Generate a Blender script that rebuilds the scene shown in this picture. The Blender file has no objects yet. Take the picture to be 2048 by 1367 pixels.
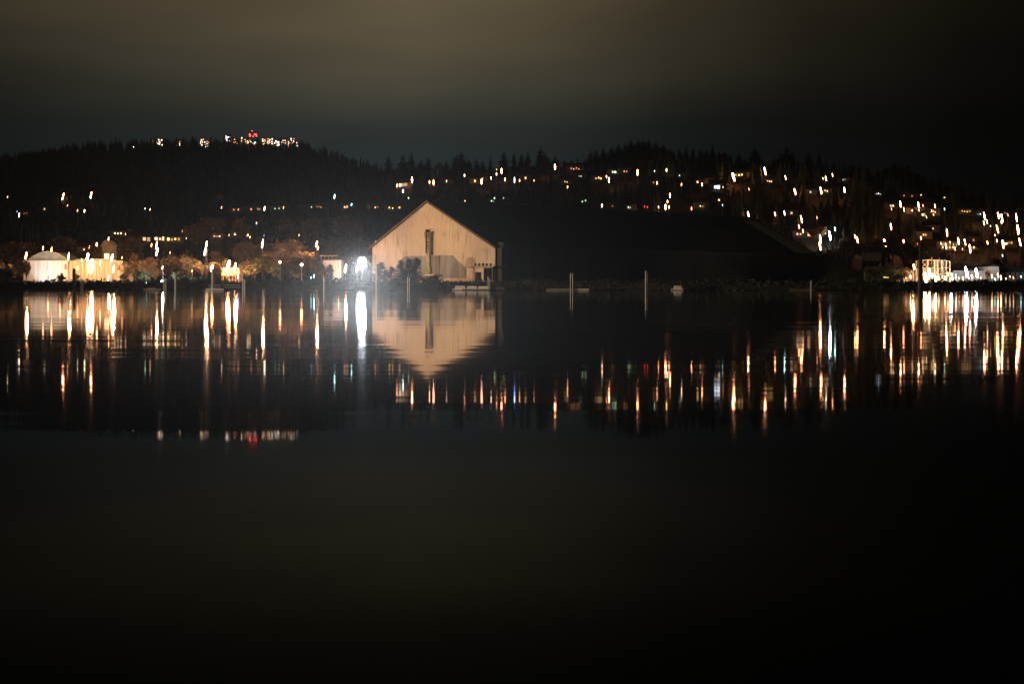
import bpy, math, random
from math import sin, cos, pi, radians, sqrt, atan2
random.seed(11)
sc = bpy.context.scene
COL = sc.collection

# ------------------------------------------------------------------ camera
F = 2844.0; HZ = 574.5; CH = 1.2          # focal length in photo px, horizon row, lens height above water
cam_d = bpy.data.cameras.new("camera"); cam = bpy.data.objects.new("camera", cam_d); COL.objects.link(cam)
cam_d.sensor_width = 36.0; cam_d.lens = 36.0 * F / 2048.0
cam_d.shift_y = -(683.5 - HZ) / 2048.0
cam_d.clip_start = 0.1; cam_d.clip_end = 12000
cam.location = (0, 0, CH); cam.rotation_euler = (radians(90), 0, 0)
sc.camera = cam

# ------------------------------------------------------------------ render look
sc.view_settings.view_transform = 'Standard'; sc.view_settings.look = 'None'
sc.view_settings.exposure = 0.0; sc.view_settings.gamma = 1.0
sc.cycles.use_denoising = True
sc.cycles.max_bounces = 5; sc.cycles.diffuse_bounces = 2; sc.cycles.glossy_bounces = 3
sc.cycles.transmission_bounces = 2; sc.cycles.volume_bounces = 0
sc.cycles.sample_clamp_direct = 0; sc.cycles.sample_clamp_indirect = 4
sc.cycles.caustics_reflective = False; sc.cycles.caustics_refractive = False
sc.cycles.use_light_tree = True

# ------------------------------------------------------------------ world: a clouded night sky lit from below by the city
world = bpy.data.worlds.new("World"); sc.world = world; world.use_nodes = True
wn = world.node_tree; wn.nodes.clear()
def W(t, **k):
    n = wn.nodes.new(t)
    for a, b in k.items(): setattr(n, a, b)
    return n
def wl(a, b): wn.links.new(a, b)
tc = W('ShaderNodeTexCoord'); sep = W('ShaderNodeSeparateXYZ'); wl(tc.outputs['Generated'], sep.inputs[0])
def wmath(op, a, b=None, c=None, clamp=False):
    n = W('ShaderNodeMath', operation=op); n.use_clamp = clamp
    for i, v in enumerate((a, b, c)):
        if v is None: continue
        if isinstance(v, (int, float)): n.inputs[i].default_value = v
        else: wl(v, n.inputs[i])
    return n.outputs[0]
# cloud texture stretched along the horizon
mp = W('ShaderNodeMapping'); mp.inputs['Scale'].default_value = (1.6, 1.6, 8.0); mp.inputs['Rotation'].default_value = (0.0, radians(3), 0)
wl(tc.outputs['Generated'], mp.inputs[0])
nz = W('ShaderNodeTexNoise'); nz.inputs['Scale'].default_value = 1.5; nz.inputs['Detail'].default_value = 3; nz.inputs['Roughness'].default_value = .5
wl(mp.outputs[0], nz.inputs['Vector'])
cl = wmath('MULTIPLY_ADD', wmath('SUBTRACT', nz.outputs[0], 0.5), 1.0, 1.0)
up = wmath('ADD', sep.outputs[2], wmath('MULTIPLY', wmath('SUBTRACT', nz.outputs[0], 0.5), 0.05))
ramp = W('ShaderNodeValToRGB'); wl(wmath('MULTIPLY', up, 2.0, clamp=True), ramp.inputs[0])
cr = ramp.color_ramp
stops = [(0.0, (.030, .035, .032)), (0.16, (.013, .022, .024)), (0.22, (.021, .026, .023)), (0.28, (.046, .043, .030)),
         (0.35, (.088, .073, .045)), (0.40, (.108, .086, .050)), (0.46, (.080, .063, .030)), (0.60, (.030, .025, .010)), (1.0, (.012, .010, .006))]
cr.elements[0].position = 0; cr.elements[0].color = (*stops[0][1], 1)
cr.elements[1].position = 1; cr.elements[1].color = (*stops[-1][1], 1)
for p, c in stops[1:-1]:
    e = cr.elements.new(p); e.color = (*c, 1)
azr = W('ShaderNodeValToRGB'); wl(wmath('MULTIPLY_ADD', sep.outputs[0], 1.2, 0.5, clamp=True), azr.inputs[0])
az = azr.color_ramp; az.elements[0].position = 0.0; az.elements[0].color = (.25, .25, .25, 1)
az.elements[1].position = 1.0; az.elements[1].color = (.02, .02, .02, 1)
for p, v in ((.08, .35), (.28, .80), (.42, 1.0), (.52, .78), (.63, .36), (.74, .15), (.86, .06)):
    e = az.elements.new(p); e.color = (v, v * .99, v * .97, 1)
mixm = W('ShaderNodeMix', data_type='RGBA', blend_type='MULTIPLY'); mixm.inputs[0].default_value = 1
wl(ramp.outputs[0], mixm.inputs[6]); wl(azr.outputs[0], mixm.inputs[7])
mix2 = W('ShaderNodeMix', data_type='RGBA', blend_type='MULTIPLY'); mix2.inputs[0].default_value = 1
comb = W('ShaderNodeCombineXYZ')
for i in range(3): wl(cl, comb.inputs[i])
wl(mixm.outputs[2], mix2.inputs[6]); wl(comb.outputs[0], mix2.inputs[7])
sky = W('ShaderNodeTexSky', sky_type='NISHITA'); sky.sun_disc = False; sky.sun_elevation = radians(-8); sky.sun_rotation = radians(200)
bg1 = W('ShaderNodeBackground'); wl(mix2.outputs[2], bg1.inputs[0]); bg1.inputs[1].default_value = 1.0
bg2 = W('ShaderNodeBackground'); wl(sky.outputs[0], bg2.inputs[0]); bg2.inputs[1].default_value = 0.05
add = W('ShaderNodeAddShader'); wl(bg1.outputs[0], add.inputs[0]); wl(bg2.outputs[0], add.inputs[1])
wo = W('ShaderNodeOutputWorld'); wl(add.outputs[0], wo.inputs[0])

# ------------------------------------------------------------------ materials
def new_mat(name):
    m = bpy.data.materials.new(name); m.use_nodes = True
    return m, m.node_tree, m.node_tree.nodes['Principled BSDF']
def noise_mat(name, c1, c2, scale=1.0, stretch=(1, 1, 1), rough=.8, detail=4, lo=.35, hi=.65, c3=None, bump=0):
    m, nt, bs = new_mat(name)
    t = nt.nodes.new('ShaderNodeTexCoord'); mpn = nt.nodes.new('ShaderNodeMapping'); mpn.inputs['Scale'].default_value = stretch
    n = nt.nodes.new('ShaderNodeTexNoise'); n.inputs['Scale'].default_value = scale; n.inputs['Detail'].default_value = detail
    r = nt.nodes.new('ShaderNodeValToRGB'); r.color_ramp.elements[0].position = lo; r.color_ramp.elements[1].position = hi
    r.color_ramp.elements[0].color = (*c1, 1); r.color_ramp.elements[1].color = (*c2, 1)
    if c3:
        e = r.color_ramp.elements.new(min(.98, hi + .12)); e.color = (*c3, 1)
    nt.links.new(t.outputs['Object'], mpn.inputs[0]); nt.links.new(mpn.outputs[0], n.inputs['Vector'])
    nt.links.new(n.outputs[0], r.inputs[0]); nt.links.new(r.outputs[0], bs.inputs['Base Color'])
    bs.inputs['Roughness'].default_value = rough
    if bump:
        b = nt.nodes.new('ShaderNodeBump'); b.inputs['Strength'].default_value = bump
        nt.links.new(n.outputs[0], b.inputs['Height']); nt.links.new(b.outputs[0], bs.inputs['Normal'])
    return m
def emit_mat(name, c, s):
    m, nt, bs = new_mat(name)
    bs.inputs['Base Color'].default_value = (.5, .5, .5, 1)
    bs.inputs['Emission Color'].default_value = (*c, 1); bs.inputs['Emission Strength'].default_value = s
    return m
M = {}
M['ground'] = noise_mat('ground', (.035, .04, .022), (.07, .06, .04), .05, detail=6, rough=.95)
M['conifer'] = noise_mat('conifer_foliage', (.016, .025, .013), (.042, .052, .026), .6, detail=2, rough=.9)
M['forest'] = noise_mat('forest_foliage', (.020, .032, .016), (.05, .06, .03), .08, detail=3, rough=.95)
M['twigs'] = noise_mat('bare_twigs', (.17, .115, .06), (.30, .205, .10), .8, detail=2, rough=.9)
M['yellowleaf'] = noise_mat('yellowing_leaves', (.10, .10, .03), (.22, .19, .05), .8, detail=2, rough=.9)
M['bush'] = noise_mat('bush_foliage', (.03, .04, .02), (.08, .08, .035), 1.2, detail=2, rough=.9)
M['bark'] = noise_mat('bark', (.05, .035, .025), (.11, .08, .055), 2, (1, 1, .2), rough=.95)
M['rock'] = noise_mat('bank_rock', (.02, .019, .018), (.055, .052, .047), 1.4, rough=.9)
M['timber'] = noise_mat('wet_timber', (.06, .045, .035), (.16, .13, .10), 2, (1, 1, .15), rough=.7)
M['steelpile'] = noise_mat('galvanised_steel', (.62, .60, .56), (.85, .83, .79), 1.5, (1, 1, .2), rough=.45)
M['dark_metal'] = noise_mat('dark_metal', (.03, .03, .03), (.07, .065, .06), 2, rough=.6)
M['pole'] = noise_mat('pole_metal', (.22, .2, .18), (.34, .32, .3), 2, rough=.5)
M['concrete'] = noise_mat('concrete', (.22, .21, .2), (.36, .35, .33), .5, rough=.85)
M['deck'] = noise_mat('pale_deck', (.70, .67, .60), (.88, .85, .78), .9, (.25, 1, 4), rough=.7)
M['white_clad'] = noise_mat('white_cladding', (.55, .55, .53), (.72, .72, .70), .5, (2, 2, .1), rough=.6)
M['tan_clad'] = noise_mat('tan_cladding', (.36, .28, .19), (.52, .42, .30), .5, (2, 2, .1), rough=.7)
M['green_roof'] = noise_mat('green_grey_roof', (.17, .21, .18), (.24, .28, .25), .4, rough=.6)
M['dark_roof'] = noise_mat('dark_roof', (.035, .035, .035), (.07, .065, .06), .6, rough=.8)
M['house_wall'] = noise_mat('house_wall', (.22, .2, .17), (.34, .31, .27), .4, rough=.85)
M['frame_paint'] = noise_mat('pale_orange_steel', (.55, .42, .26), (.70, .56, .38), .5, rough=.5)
M['yellow_steel'] = noise_mat('yellow_painted_steel', (.20, .17, .045), (.36, .31, .09), 1.2, (1, 1, .3), rough=.6)
M['brown_box'] = noise_mat('rusty_brown_steel', (.035, .02, .012), (.10, .06, .03), 1.0, (1, 1, .3), rough=.8)
M['black'] = noise_mat('dark_opening', (.008, .008, .008), (.014, .014, .013), 1, rough=.9)
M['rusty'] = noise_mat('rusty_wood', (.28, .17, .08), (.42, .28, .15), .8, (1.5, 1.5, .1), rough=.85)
M['roofsheet'] = noise_mat('roof_sheet', (.022, .030, .026), (.036, .046, .040), .06, (1, 1, 1), rough=.75)
M['roofpale'] = noise_mat('olive_roof_sheet', (.42, .40, .22), (.55, .52, .32), .2, rough=.7)
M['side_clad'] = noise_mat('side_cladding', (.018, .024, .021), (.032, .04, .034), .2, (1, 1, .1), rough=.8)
M['tower_clad'] = noise_mat('brown_cladding', (.11, .085, .055), (.19, .145, .09), .5, (1, 1, .1), rough=.8)
M['pile'] = noise_mat('stockpile', (.03, .028, .02), (.055, .05, .035), .1, rough=.95)

# weathered gable: corrugation and long rain stains
def stained(name, base, dark, pale, corr=.55):
    m, nt, bs = new_mat(name)
    N = nt.nodes.new; L = nt.links.new
    t = N('ShaderNodeTexCoord')
    def tex(scale, st, det=4):
        a = N('ShaderNodeMapping'); a.inputs['Scale'].default_value = st; L(t.outputs['Object'], a.inputs[0])
        b = N('ShaderNodeTexNoise'); b.inputs['Scale'].default_value = scale; b.inputs['Detail'].default_value = det
        L(a.outputs[0], b.inputs['Vector']); return b.outputs[0]
    def rmp(src, p0, p1, c0, c1):
        r = N('ShaderNodeValToRGB'); r.color_ramp.elements[0].position = p0; r.color_ramp.elements[1].position = p1
        r.color_ramp.elements[0].color = (*c0, 1); r.color_ramp.elements[1].color = (*c1, 1); L(src, r.inputs[0]); return r.outputs[0]
    def mix(fac, a, b, mode='MIX'):
        x = N('ShaderNodeMix'); x.data_type = 'RGBA'; x.blend_type = mode
        if isinstance(fac, float): x.inputs[0].default_value = fac
        else: L(fac, x.inputs[0])
        for i, v in ((6, a), (7, b)):
            if isinstance(v, tuple): x.inputs[i].default_value = (*v, 1)
            else: L(v, x.inputs[i])
        return x.outputs[2]
    k = (0, 0, 0); w = (1, 1, 1)
    big = rmp(tex(.5, (1, 1, .12), 3), .35, .7, k, w)
    c = mix(big, base, pale)
    st = rmp(tex(1.3, (1, 1.6, .10), 6), .50, .66, k, w)
    br = rmp(tex(.10, (1, 1, .8), 3), .40, .62, k, (.85, .85, .85))
    f = N('ShaderNodeMath'); f.operation = 'MULTIPLY'; L(st, f.inputs[0]); L(br, f.inputs[1])
    c = mix(f.outputs[0], c, dark)
    sp = rmp(tex(.9, (1, 1, .45), 7), .58, .76, k, (.6, .6, .6))
    c = mix(sp, c, dark)
    mo = rmp(tex(.09, (1, 1, 1), 5), .35, .7, (.74, .72, .70), w); c = mix(.8, c, mo, 'MULTIPLY')
    L(c, bs.inputs['Base Color']); bs.inputs['Roughness'].default_value = .75
    return m
M['gable'] = stained('weathered_gable_sheet', (.58, .445, .30), (.24, .15, .085), (.62, .50, .39))
M['patch'] = stained('grey_patch', (.20, .185, .17), (.10, .07, .05), (.30, .28, .26))

# water
m, nt, bs = new_mat('water')
N = nt.nodes.new; L = nt.links.new
nt.nodes.remove(bs)
out = nt.nodes['Material Output']
gl = N('ShaderNodeBsdfGlossy'); gl.inputs['Roughness'].default_value = .036; gl.inputs['Color'].default_value = (1, 1, 1, 1)
df = N('ShaderNodeBsdfDiffuse'); df.inputs['Color'].default_value = (.004, .007, .006, 1)
fr = N('ShaderNodeFresnel'); fr.inputs['IOR'].default_value = 1.15
fq = N('ShaderNodeMath'); fq.operation = 'MULTIPLY'; fq.inputs[1].default_value = 1.45; fq.use_clamp = True; L(fr.outputs[0], fq.inputs[0])
fm = N('ShaderNodeMath'); fm.operation = 'POWER'; fm.inputs[1].default_value = 2.0; L(fq.outputs[0], fm.inputs[0])
mx = N('ShaderNodeMixShader'); L(fm.outputs[0], mx.inputs[0]); L(df.outputs[0], mx.inputs[1]); L(gl.outputs[0], mx.inputs[2])
t = N('ShaderNodeTexCoord')
def wt(scale, st, det, dist, prev):
    a = N('ShaderNodeMapping'); a.inputs['Scale'].default_value = st; a.inputs['Rotation'].default_value = (0, 0, radians(8)); L(t.outputs['Object'], a.inputs[0])
    b = N('ShaderNodeTexNoise'); b.inputs['Scale'].default_value = scale; b.inputs['Detail'].default_value = det
    L(a.outputs[0], b.inputs['Vector'])
    u = N('ShaderNodeBump'); u.inputs['Strength'].default_value = 1.0; u.inputs['Distance'].default_value = dist
    L(b.outputs[0], u.inputs['Height'])
    if prev: L(prev, u.inputs['Normal'])
    return u.outputs[0]
b1 = wt(.035, (.5, 1, 1), 1, .05, None)
b2 = wt(.35, (.12, 1, 1), 2, .008, b1)
L(b2, gl.inputs['Normal'])
L(mx.outputs[0], out.inputs['Surface'])
M['water'] = m

EC = {'o': (1, .36, .15), 'w': (1, .62, .32), 'y': (1, .55, .16), 'c': (.45, .95, .90), 'b': (.25, .40, 1), 'r': (1, .04, .03),
      'g': (.6, 1, .55), 'k': (.80, .88, 1.0), 'p': (1, .36, .22)}
CN = {'o': 'orange', 'w': 'warm white', 'y': 'yellow', 'c': 'pale cyan', 'b': 'deep blue', 'r': 'red', 'g': 'greenish', 'k': 'cold white', 'p': 'pinkish'}
def em(c, s):
    k = f'glow_{CN[c].replace(" ", "_")}_{int(s * 10)}'
    if k not in M: M[k] = emit_mat(k, EC[c], s)
    return M[k]

# ------------------------------------------------------------------ mesh builder
class MB:
    def __init__(s): s.v = []; s.f = []
    def add(s, vs, fs):
        o = len(s.v); s.v += [tuple(p) for p in vs]; s.f += [tuple(i + o for i in f) for f in fs]; return s
    def box(s, x0, x1, y0, y1, z0, z1):
        v = [(x0, y0, z0), (x1, y0, z0), (x1, y1, z0), (x0, y1, z0), (x0, y0, z1), (x1, y0, z1), (x1, y1, z1), (x0, y1, z1)]
        return s.add(v, [(0, 3, 2, 1), (4, 5, 6, 7), (0, 1, 5, 4), (1, 2, 6, 5), (2, 3, 7, 6), (3, 0, 4, 7)])
    def cyl(s, p, q, r0, r1=None, n=8):
        if r1 is None: r1 = r0
        dx, dy, dz = (q[i] - p[i] for i in range(3)); l = sqrt(dx * dx + dy * dy + dz * dz) or 1e-6
        d = (dx / l, dy / l, dz / l)
        a = (0, 0, 1) if abs(d[2]) < .9 else (1, 0, 0)
        u = (d[1] * a[2] - d[2] * a[1], d[2] * a[0] - d[0] * a[2], d[0] * a[1] - d[1] * a[0])
        m_ = sqrt(sum(c * c for c in u)); u = tuple(c / m_ for c in u)
        w = (d[1] * u[2] - d[2] * u[1], d[2] * u[0] - d[0] * u[2], d[0] * u[1] - d[1] * u[0])
        vs = []
        for (c, r) in ((p, r0), (q, r1)):
            for i in range(n):
                t_ = 2 * pi * i / n
                vs.append(tuple(c[k] + r * (cos(t_) * u[k] + sin(t_) * w[k]) for k in range(3)))
        fs = [(i, i + n, (i + 1) % n + n, (i + 1) % n) for i in range(n)]
        fs += [tuple(range(n)), tuple(range(2 * n - 1, n - 1, -1))]
        return s.add(vs, fs)
    def ell(s, c, rx, ry, rz, n=8, m_=5):
        vs = [(c[0], c[1], c[2] - rz)]
        for j in range(1, m_):
            ph = -pi / 2 + pi * j / m_
            for i in range(n):
                t_ = 2 * pi * i / n
                vs.append((c[0] + rx * cos(ph) * cos(t_), c[1] + ry * cos(ph) * sin(t_), c[2] + rz * sin(ph)))
        vs.append((c[0], c[1], c[2] + rz)); T = len(vs) - 1
        fs = [(0, 1 + (i + 1) % n, 1 + i) for i in range(n)]
        for j in range(m_ - 2):
            a = 1 + j * n; b = a + n
            fs += [(a + i, a + (i + 1) % n, b + (i + 1) % n, b + i) for i in range(n)]
        a = 1 + (m_ - 2) * n
        fs += [(a + i, a + (i + 1) % n, T) for i in range(n)]
        return s.add(vs, fs)
    def prism(s, pts, y0, y1):           # outline in x,z swept along y
        n = len(pts)
        vs = [(x, y0, z) for x, z in pts] + [(x, y1, z) for x, z in pts]
        fs = [tuple(range(n)), tuple(range(2 * n - 1, n - 1, -1))] + [(i, i + n, (i + 1) % n + n, (i + 1) % n) for i in range(n)]
        return s.add(vs, fs)
    def mesh(s, name, mat):
        me = bpy.data.meshes.new(name); me.from_pydata(s.v, [], s.f); me.materials.append(mat); me.update(); return me
    def build(s, name, mat, parent=None, smooth=False):
        o = bpy.data.objects.new(name, s.mesh(name, mat)); COL.objects.link(o)
        if smooth:
            o.data.polygons.foreach_set('use_smooth', [True] * len(o.data.polygons))
        if parent: o.parent = parent
        return o
def tag(o, label=None, cat=None, group=None, kind=None):
    if label: o['label'] = label
    if cat: o['category'] = cat
    if group: o['group'] = group
    if kind: o['kind'] = kind
    return o
def empty(name, loc, label, cat, group=None, rz=0):
    o = bpy.data.objects.new(name, None); COL.objects.link(o); o.location = loc; o.rotation_euler = (0, 0, rz); o.empty_display_size = .5
    return tag(o, label, cat, group)
def obj(name, me, parent=None):
    o = bpy.data.objects.new(name, me); COL.objects.link(o)
    if parent: o.parent = parent
    return o

# ------------------------------------------------------------------ terrain
def interp(tab, x):
    if x <= tab[0][0]: return tab[0][1]
    for (a, va), (b, vb) in zip(tab, tab[1:]):
        if x <= b: 
            t_ = (x - a) / (b - a); return va + (vb - va) * t_
    return tab[-1][1]
RY = 1200.0; MY = 2500.0
near = [(-900, 60), (-433, 70), (-220, 74), (-130, 88), (-95, 97), (-10, 95), (32, 97), (66, 103), (95, 112), (116, 115), (133, 111),
        (180, 106), (243, 102), (285, 97), (327, 88), (370, 76), (412, 62), (432, 56), (560, 36), (900, 20)]
far = [(-1500, 170), (-990, 208), (-900, 213), (-812, 226), (-768, 235), (-707, 241), (-636, 244), (-505, 246), (-373, 239), (-320, 228),
       (-267, 209), (-215, 187), (-110, 130), (0, 90), (400, 50), (1600, 30)]
def sm(t_): t_ = max(0, min(1, t_)); return t_ * t_ * (3 - 2 * t_)
def ter(x, y):
    if y < 552: base = -1.5 + 3.9 * sm((y - 541) / 11)
    else: base = 2.4
    hn = interp(near, x * RY / max(y, 600) if False else x)
    h1 = base
    if y > 770:
        t_ = (y - 770) / (RY - 770)
        if t_ <= 1: h1 = base + (hn - base) * (.82 * t_ + .18 * sm(t_))
        else: h1 = hn - (y - RY) * .05
    h2 = 0
    if y > 1300: h2 = interp(far, x) * (.75 * min(1, (y - 1300) / (MY - 1300)) + .25 * sm((y - 1300) / (MY - 1300)))
    if y > MY: h2 = interp(far, x) - (y - MY) * .06
    h = max(h1, h2)
    if y > 800: h += 1.5 * sin(x * .031 + y * .017) * sin(y * .023 - x * .011)
    return h
ys = [536, 541, 543, 545, 547, 549, 552, 560, 600, 650, 700, 740, 770]
y_ = 790
while y_ < 3100: ys.append(y_); y_ += 22
xs = [-1700 + 20 * i for i in range(171)]
g = MB()
g.v = [(x, y, ter(x, y)) for y in ys for x in xs]
nx = len(xs)
g.f = [(j * nx + i, j * nx + i + 1, (j + 1) * nx + i + 1, (j + 1) * nx + i) for j in range(len(ys) - 1) for i in range(nx - 1)]
tag(g.build('ground', M['ground'], smooth=True), kind='structure')
w = MB(); w.add([(-2500, -400, 0), (2500, -400, 0), (2500, 560, 0), (-2500, 560, 0)], [(0, 1, 2, 3)])
tag(w.build('water', M['water']), kind='structure')

def at(px, py, D): return ((px - 1024) / F * D, D, CH + (HZ - py) / F * D)
def solve(px, py, pole, lo=560, hi=2480):
    D = lo
    while D < hi:
        x, y, z = at(px, py, D)
        if z <= ter(x, y) + pole: return D
        D += 3
    return None
def pix(x, y, z): return 1024 + F * x / y, HZ - F * (z - CH) / y

# ------------------------------------------------------------------ lights seen in the photograph: x, y, colour, size
LAMPS = """126 393 o L;182 390 o L;15 394 w S;38 430 w M;34 423 b S;135 411 o S;155 421 w S;169 422 w M;290 417 g S;300 419 w S
52 511 o L;86 496 o M;103 499 o L;137 513 o L;178 498 o L;175 514 o X;183 532 w Z;193 491 o L;208 497 o L;217 478 o M;224 515 o X;227 538 o L;216 557 o L;251 468 o S
303 490 o M;313 490 o L;314 503 w X;365 461 o S;325 535 o M;323 563 k X;293 565 c M;384 542 y S;413 488 o L;410 503 w L;426 457 o M;419 450 o S
525 487 o L;633 488 o L;636 496 o M;528 471 b S;424 536 o X;456 533 o Z;470 535 o X;456 548 o M;476 554 b M;622 555 c S;628 552 c M;677 551 o M;691 537 p X;714 538 k L
669 393 c M;703 409 c M;529 417 w M;567 415 y S;513 446 w S;443 415 w S;751 484 w S
794 371 p M;824 360 o L;806 382 c M;859 364 w M;867 365 p L;893 362 w S;817 396 g S;929 351 o M;963 363 p L;982 356 w M;993 348 o M;993 339 o S;1003 342 p L;1010 359 o M;1029 360 b L;1039 361 o M;1068 361 o S;930 402 y S;989 396 g S
1110 334 o L;1135 374 o M;1213 353 o M;1218 360 o L;1275 345 o L;1309 342 g S;1333 340 y M;1314 366 o M;1363 369 w M;1340 391 o L;1335 403 w M;1331 414 p L;1338 414 o M;1317 414 o M;1295 414 r S;1289 413 r S;1304 424 c S;1204 411 w M
1404 369 o M;1446 374 o S;1467 354 o X;1530 342 o L;1571 355 w M;1498 378 o S;1590 383 o L;1652 357 w M;1646 357 w S;1665 350 o M;1642 381 o L;1689 380 o L;1445 410 c S;1383 417 o M;1497 430 o L;1550 428 o M;1569 426 c M;1603 438 o L;1598 453 o M;1606 462 o M
1641 478 o L;1640 492 o L;1660 471 k X;1670 458 c M;1634 435 o S;1715 481 o L;1710 473 y M;1672 519 w S;1782 453 o L;1770 486 o X;1807 480 o L;1803 500 r M;1835 488 r S;1842 476 o M
1801 408 o L;1808 419 o M;1837 410 o L;1870 412 w M;1889 418 g S;1969 432 o L;1974 443 w M;1997 431 o L;2004 436 w L;1995 458 o L;2033 435 o L;2036 459 o X;2040 484 o L;1975 485 w M;1994 481 w M;2006 488 o L;2005 511 c S
1894 465 o L;1892 492 o L;1917 482 o L;1930 484 o L;1940 497 p L;1828 533 o L;1851 555 w Z;1859 545 w X;1872 558 w X;1896 548 o M;1904 553 k L;1926 557 o M;1933 543 k X;1953 545 k X;1944 553 o M;1984 552 o M;2002 555 w M;1996 550 o M;2027 555 o S
1783 418 y S;1825 421 w S;1846 411 o S;1838 420 w S;1853 434 w S;1867 429 y S;1968 446 w M;1981 452 w S;2003 444 w M;2016 430 o S;1990 470 w S;2010 487 w S;1882 487 w S;1900 484 w S;1925 498 o S;1910 497 o M
1878 556 o M;1890 556 w M;1912 552 w M;1918 556 o S;1938 556 c S;1962 556 o S;1990 560 c M;2012 557 w S;2020 553 w S;2042 553 c S;1842 548 o L;1866 550 o M;1812 556 o S;1821 553 w M
163 520 o S;200 525 o M;120 540 o M;244 515 o S;155 536 o M;96 546 o M;458 470 o S;500 474 w S;340 505 y S;373 475 w S;390 520 o S;575 500 o S;598 470 y S"""
LAMPS = [(float(a), float(b), c, d) for a, b, c, d in (s.split() for ln in LAMPS.split('\n') for s in ln.split(';'))]
# houses: x, y, colour, window count, window size (photo px), spacing
HOUSES = """51 427 o 2 1.6 5;89 418 w 1 2.6 4;150 498 w 2 3 9;168 499 w 1 4 5;187 498 w 3 3 10;228 498 w 3 3 8;236 467 w 3 2.5 6;248 464 y 2 2 5;293 478 w 2 7 9;320 477 w 3 6 8;347 479 y 4 4 7
394 475 w 2 6 8;434 473 w 3 3 5;476 468 w 3 4 6;495 470 w 1 4 5;472 420 o 2 3 9;505 418 o 2 3 5;518 418 o 2 3 4;554 417 g 2 1.5 8;615 413 k 1 3 6;623 414 k 1 2.5 4;638 414 o 3 1.5 4;692 413 w 2 3 5;744 413 y 2 3 8;753 414 o 2 2 5;782 416 y 2 2 6;799 415 y 1 4 6
806 370 w 3 5 6;950 362 y 1 3 6;958 357 o 3 2.5 7;893 362 g 1 2 5;1051 356 y 1 3 4;1150 337 o 4 2 5;1132 364 y 2 2 4;1160 352 g 2 2 4;1197 356 y 3 3 5;1228 344 g 2 3 5;1251 343 o 2 2 5;1307 365 o 1 2.5 4;1359 351 g 1 2.5 5
985 402 g 2 2 4;1007 396 g 1 2 4;1259 415 g 2 2.5 4;1168 402 g 2 2 6;1225 412 o 1 2 4;1395 364 y 1 3 5;1409 356 y 1 3 4;1421 362 w 1 3 4;1434 373 k 2 5 6;1478 350 y 3 3 6;1492 349 o 1 2 4;1539 362 y 3 2 4;1621 384 g 1 3 4;1650 382 w 3 2.5 5;1688 360 g 2 2 4;1438 400 y 1 3 4;1403 412 y 2 2 5
1577 419 y 1 3 4;1583 426 w 1 5 6;1598 468 w 2 3 6;1618 468 p 1 5 8;1651 466 y 1 2.5 5;1757 388 k 3 1.6 4;1784 412 w 2 3 5;1824 392 y 1 3 4;1842 390 y 1 3 4;1808 391 o 1 2 4;1829 422 w 4 2 4;1854 412 w 1 3 4;1866 423 w 3 3 4;1847 430 w 2 4 4;1889 395 y 1 3 4
1849 469 y 2 3 5;1866 457 y 1 3 4;1932 423 y 4 2.5 5;1944 421 o 3 3 6;1958 428 c 2 2 5;1947 480 y 1 3 4;2012 427 o 2 2 5;2018 486 y 3 3 5;1763 552 y 4 3 5;1772 554 y 3 2.5 4"""
HOUSES = [(float(a), float(b), c, int(d), float(e), float(f)) for a, b, c, d, e, f in (s.split() for ln in HOUSES.split('\n') for s in ln.split(';'))]

def region(px, py):
    if px < 270: return 'high on the far left hillside' if py < 445 else 'around the domed waterfront warehouse'
    if px < 560: return 'on the left hillside above bare trees' if py < 460 else 'behind the bare trees on the left shore'
    if px < 790: return 'on the slope left of the gable peak' if py < 445 else 'beside the left corner of the shed'
    if px < 1100: return 'on the ridge above the lit gable' if py < 388 else 'just over the shed roof near the gable'
    if px < 1420: return 'under the highest clump of conifers' if py < 388 else 'just over the middle of the shed roof'
    if px < 1760: return 'among the tall conifers right of the hilltop' if py < 395 else 'over the far end of the shed'
    if py < 450: return 'high on the right hillside'
    if py < 515: return 'midway up the right hillside'
    return 'at the waterfront near the steel frame'
ORD = ['leftmost', 'second from left', 'third from left', 'fourth from left', 'fifth from left', 'sixth from left', 'seventh from left', 'eighth from left',
       'ninth from left', 'tenth from left', 'eleventh from left', 'twelfth from left', 'thirteenth from left', 'fourteenth from left', 'fifteenth from left', 'sixteenth from left', 'seventeenth from left', 'eighteenth from left', 'nineteenth from left', 'twentieth from left']
def ordinals(items, what):
    groups = {}
    for i, it in enumerate(items): groups.setdefault((it[2], region(it[0], it[1])), []).append(i)
    lab = {}
    for (c, r), ids in groups.items():
        ids.sort(key=lambda i: (items[i][0], items[i][1]))
        for k, i in enumerate(ids):
            lab[i] = f'{what.format(CN[c])} {r}' if len(ids) == 1 else f'{ORD[min(k, 19)]} {what.format(CN[c])} {r}'
    return lab

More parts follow.
